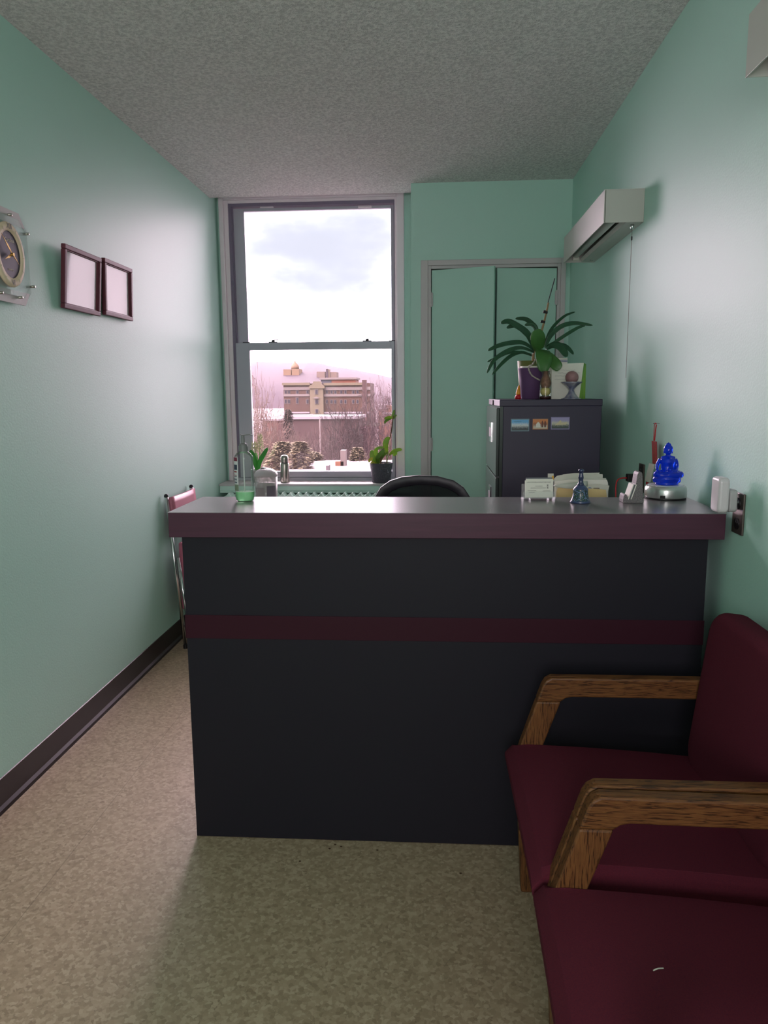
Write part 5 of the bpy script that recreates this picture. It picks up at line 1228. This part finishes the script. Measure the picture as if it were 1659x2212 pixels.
bare_tree(tx_(548, 40), 40, tz_(760, 40), 1, 'large pale bare tree at the left of the window view', spread=.8, col=(150, 122, 108), trunk_r=.2, half=2.3)
bare_tree(tx_(783, 52), 52, tz_(826, 52), 2, 'large dark bare tree at the right of the window view', spread=.9, col=(62, 44, 46), trunk_r=.24, half=3.4)
bare_tree(tx_(842, 66), 66, tz_(806, 66), 3, 'bare tree at the far right edge of the window view', spread=.8, col=(120, 94, 94), half=2.6)
bare_tree(tx_(655, 60), 60, tz_(912, 60), 4, 'bare tree below the brick building, left of the pole', spread=.85, col=(120, 98, 90), half=3.6)
bare_tree(tx_(722, 45), 45, tz_(898, 45), 5, 'bare tree in the middle, right of the pole', spread=.85, col=(98, 76, 74), half=2.8)
bare_tree(tx_(596, 78), 78, tz_(886, 78), 6, 'bare tree standing in front of the red brick house', spread=.8, col=(116, 92, 90), half=2.4, depth=6)
for i, (px, py, Y, hw, c, lab) in enumerate(((560, 900, 74, 2.8, (128, 100, 92), 'bare tree at the lower left edge of the window view'), (628, 925, 50, 1.9, (124, 104, 90), 'low bare tree behind the conifers left of the pole'), (690, 912, 68, 3.2, (110, 86, 82), 'bare tree directly behind the thin pale pole'), (752, 905, 76, 3.0, (96, 74, 74), 'bare tree behind the large dark tree, right of middle'), (805, 915, 37, 1.4, (104, 80, 78), 'bare tree just left of the sill plant in the view'))):
    bare_tree(tx_(px, Y), Y, tz_(py, Y), 20+i, lab, spread=.85, col=c, half=hw)
# evergreen shrubs
def evergreen(px, ptop, Y, wpx, seed, label, col=(156, 142, 106)):
    rnd = random.Random(seed); w = wpx*Y/F; zt_ = P(px, ptop, Y=Y).z; H_t = zt_-GZ
    g = thing('evergreen_tree', label, 'tree', (tx_(px, Y), Y, GZ), group='evergreens among the bare trees')
    bm = BM(); tube(bm, [(0, 0, 0), (0, 0, H_t*.9)], [.15, .03], 6); obj('trunk', bm, om('evergreen_bark', (80, 66, 58)), g)
    bm = BM()
    for i in range(5200):
        u = rnd.random()**1.3; a0_ = rnd.uniform(0, 2*PI); z = H_t-3.2*u; r = w*.68*(.15+.85*math.sqrt(1-(1-min(1, u*1.9))**2))*rnd.uniform(.4, 1)*(1+.3*math.sin(a0_*3+u*9)); a = a0_
        c = Vector((r*math.cos(a), r*math.sin(a), z)); s_ = rnd.uniform(.07, .17)
        d1 = Vector((math.cos(a), math.sin(a), rnd.uniform(-.4, .4)))*s_; d2 = Vector((-math.sin(a), math.cos(a), rnd.uniform(-.3, .3)))*s_*.5
        bm.faces.new([bm.verts.new(c+q) for q in (-d1, -d2, d1, d2)])
    obj('foliage', bm, om('evergreen_'+str(seed), col), g)
evergreen(608, 955, 36, 52, 1, 'dull green conifer lower left beyond the window')
evergreen(645, 955, 34, 44, 2, 'dull green conifer left of the pole beyond the near roof')
evergreen(676, 978, 38, 40, 5, 'small dull green conifer just left of the pole foot')
evergreen(622, 885, 80, 16, 3, 'dark narrow evergreen in front of the brown building', (120, 104, 96))
evergreen(770, 968, 38, 34, 4, 'dull green shrub at the lower right of the view')
print('tris ok')
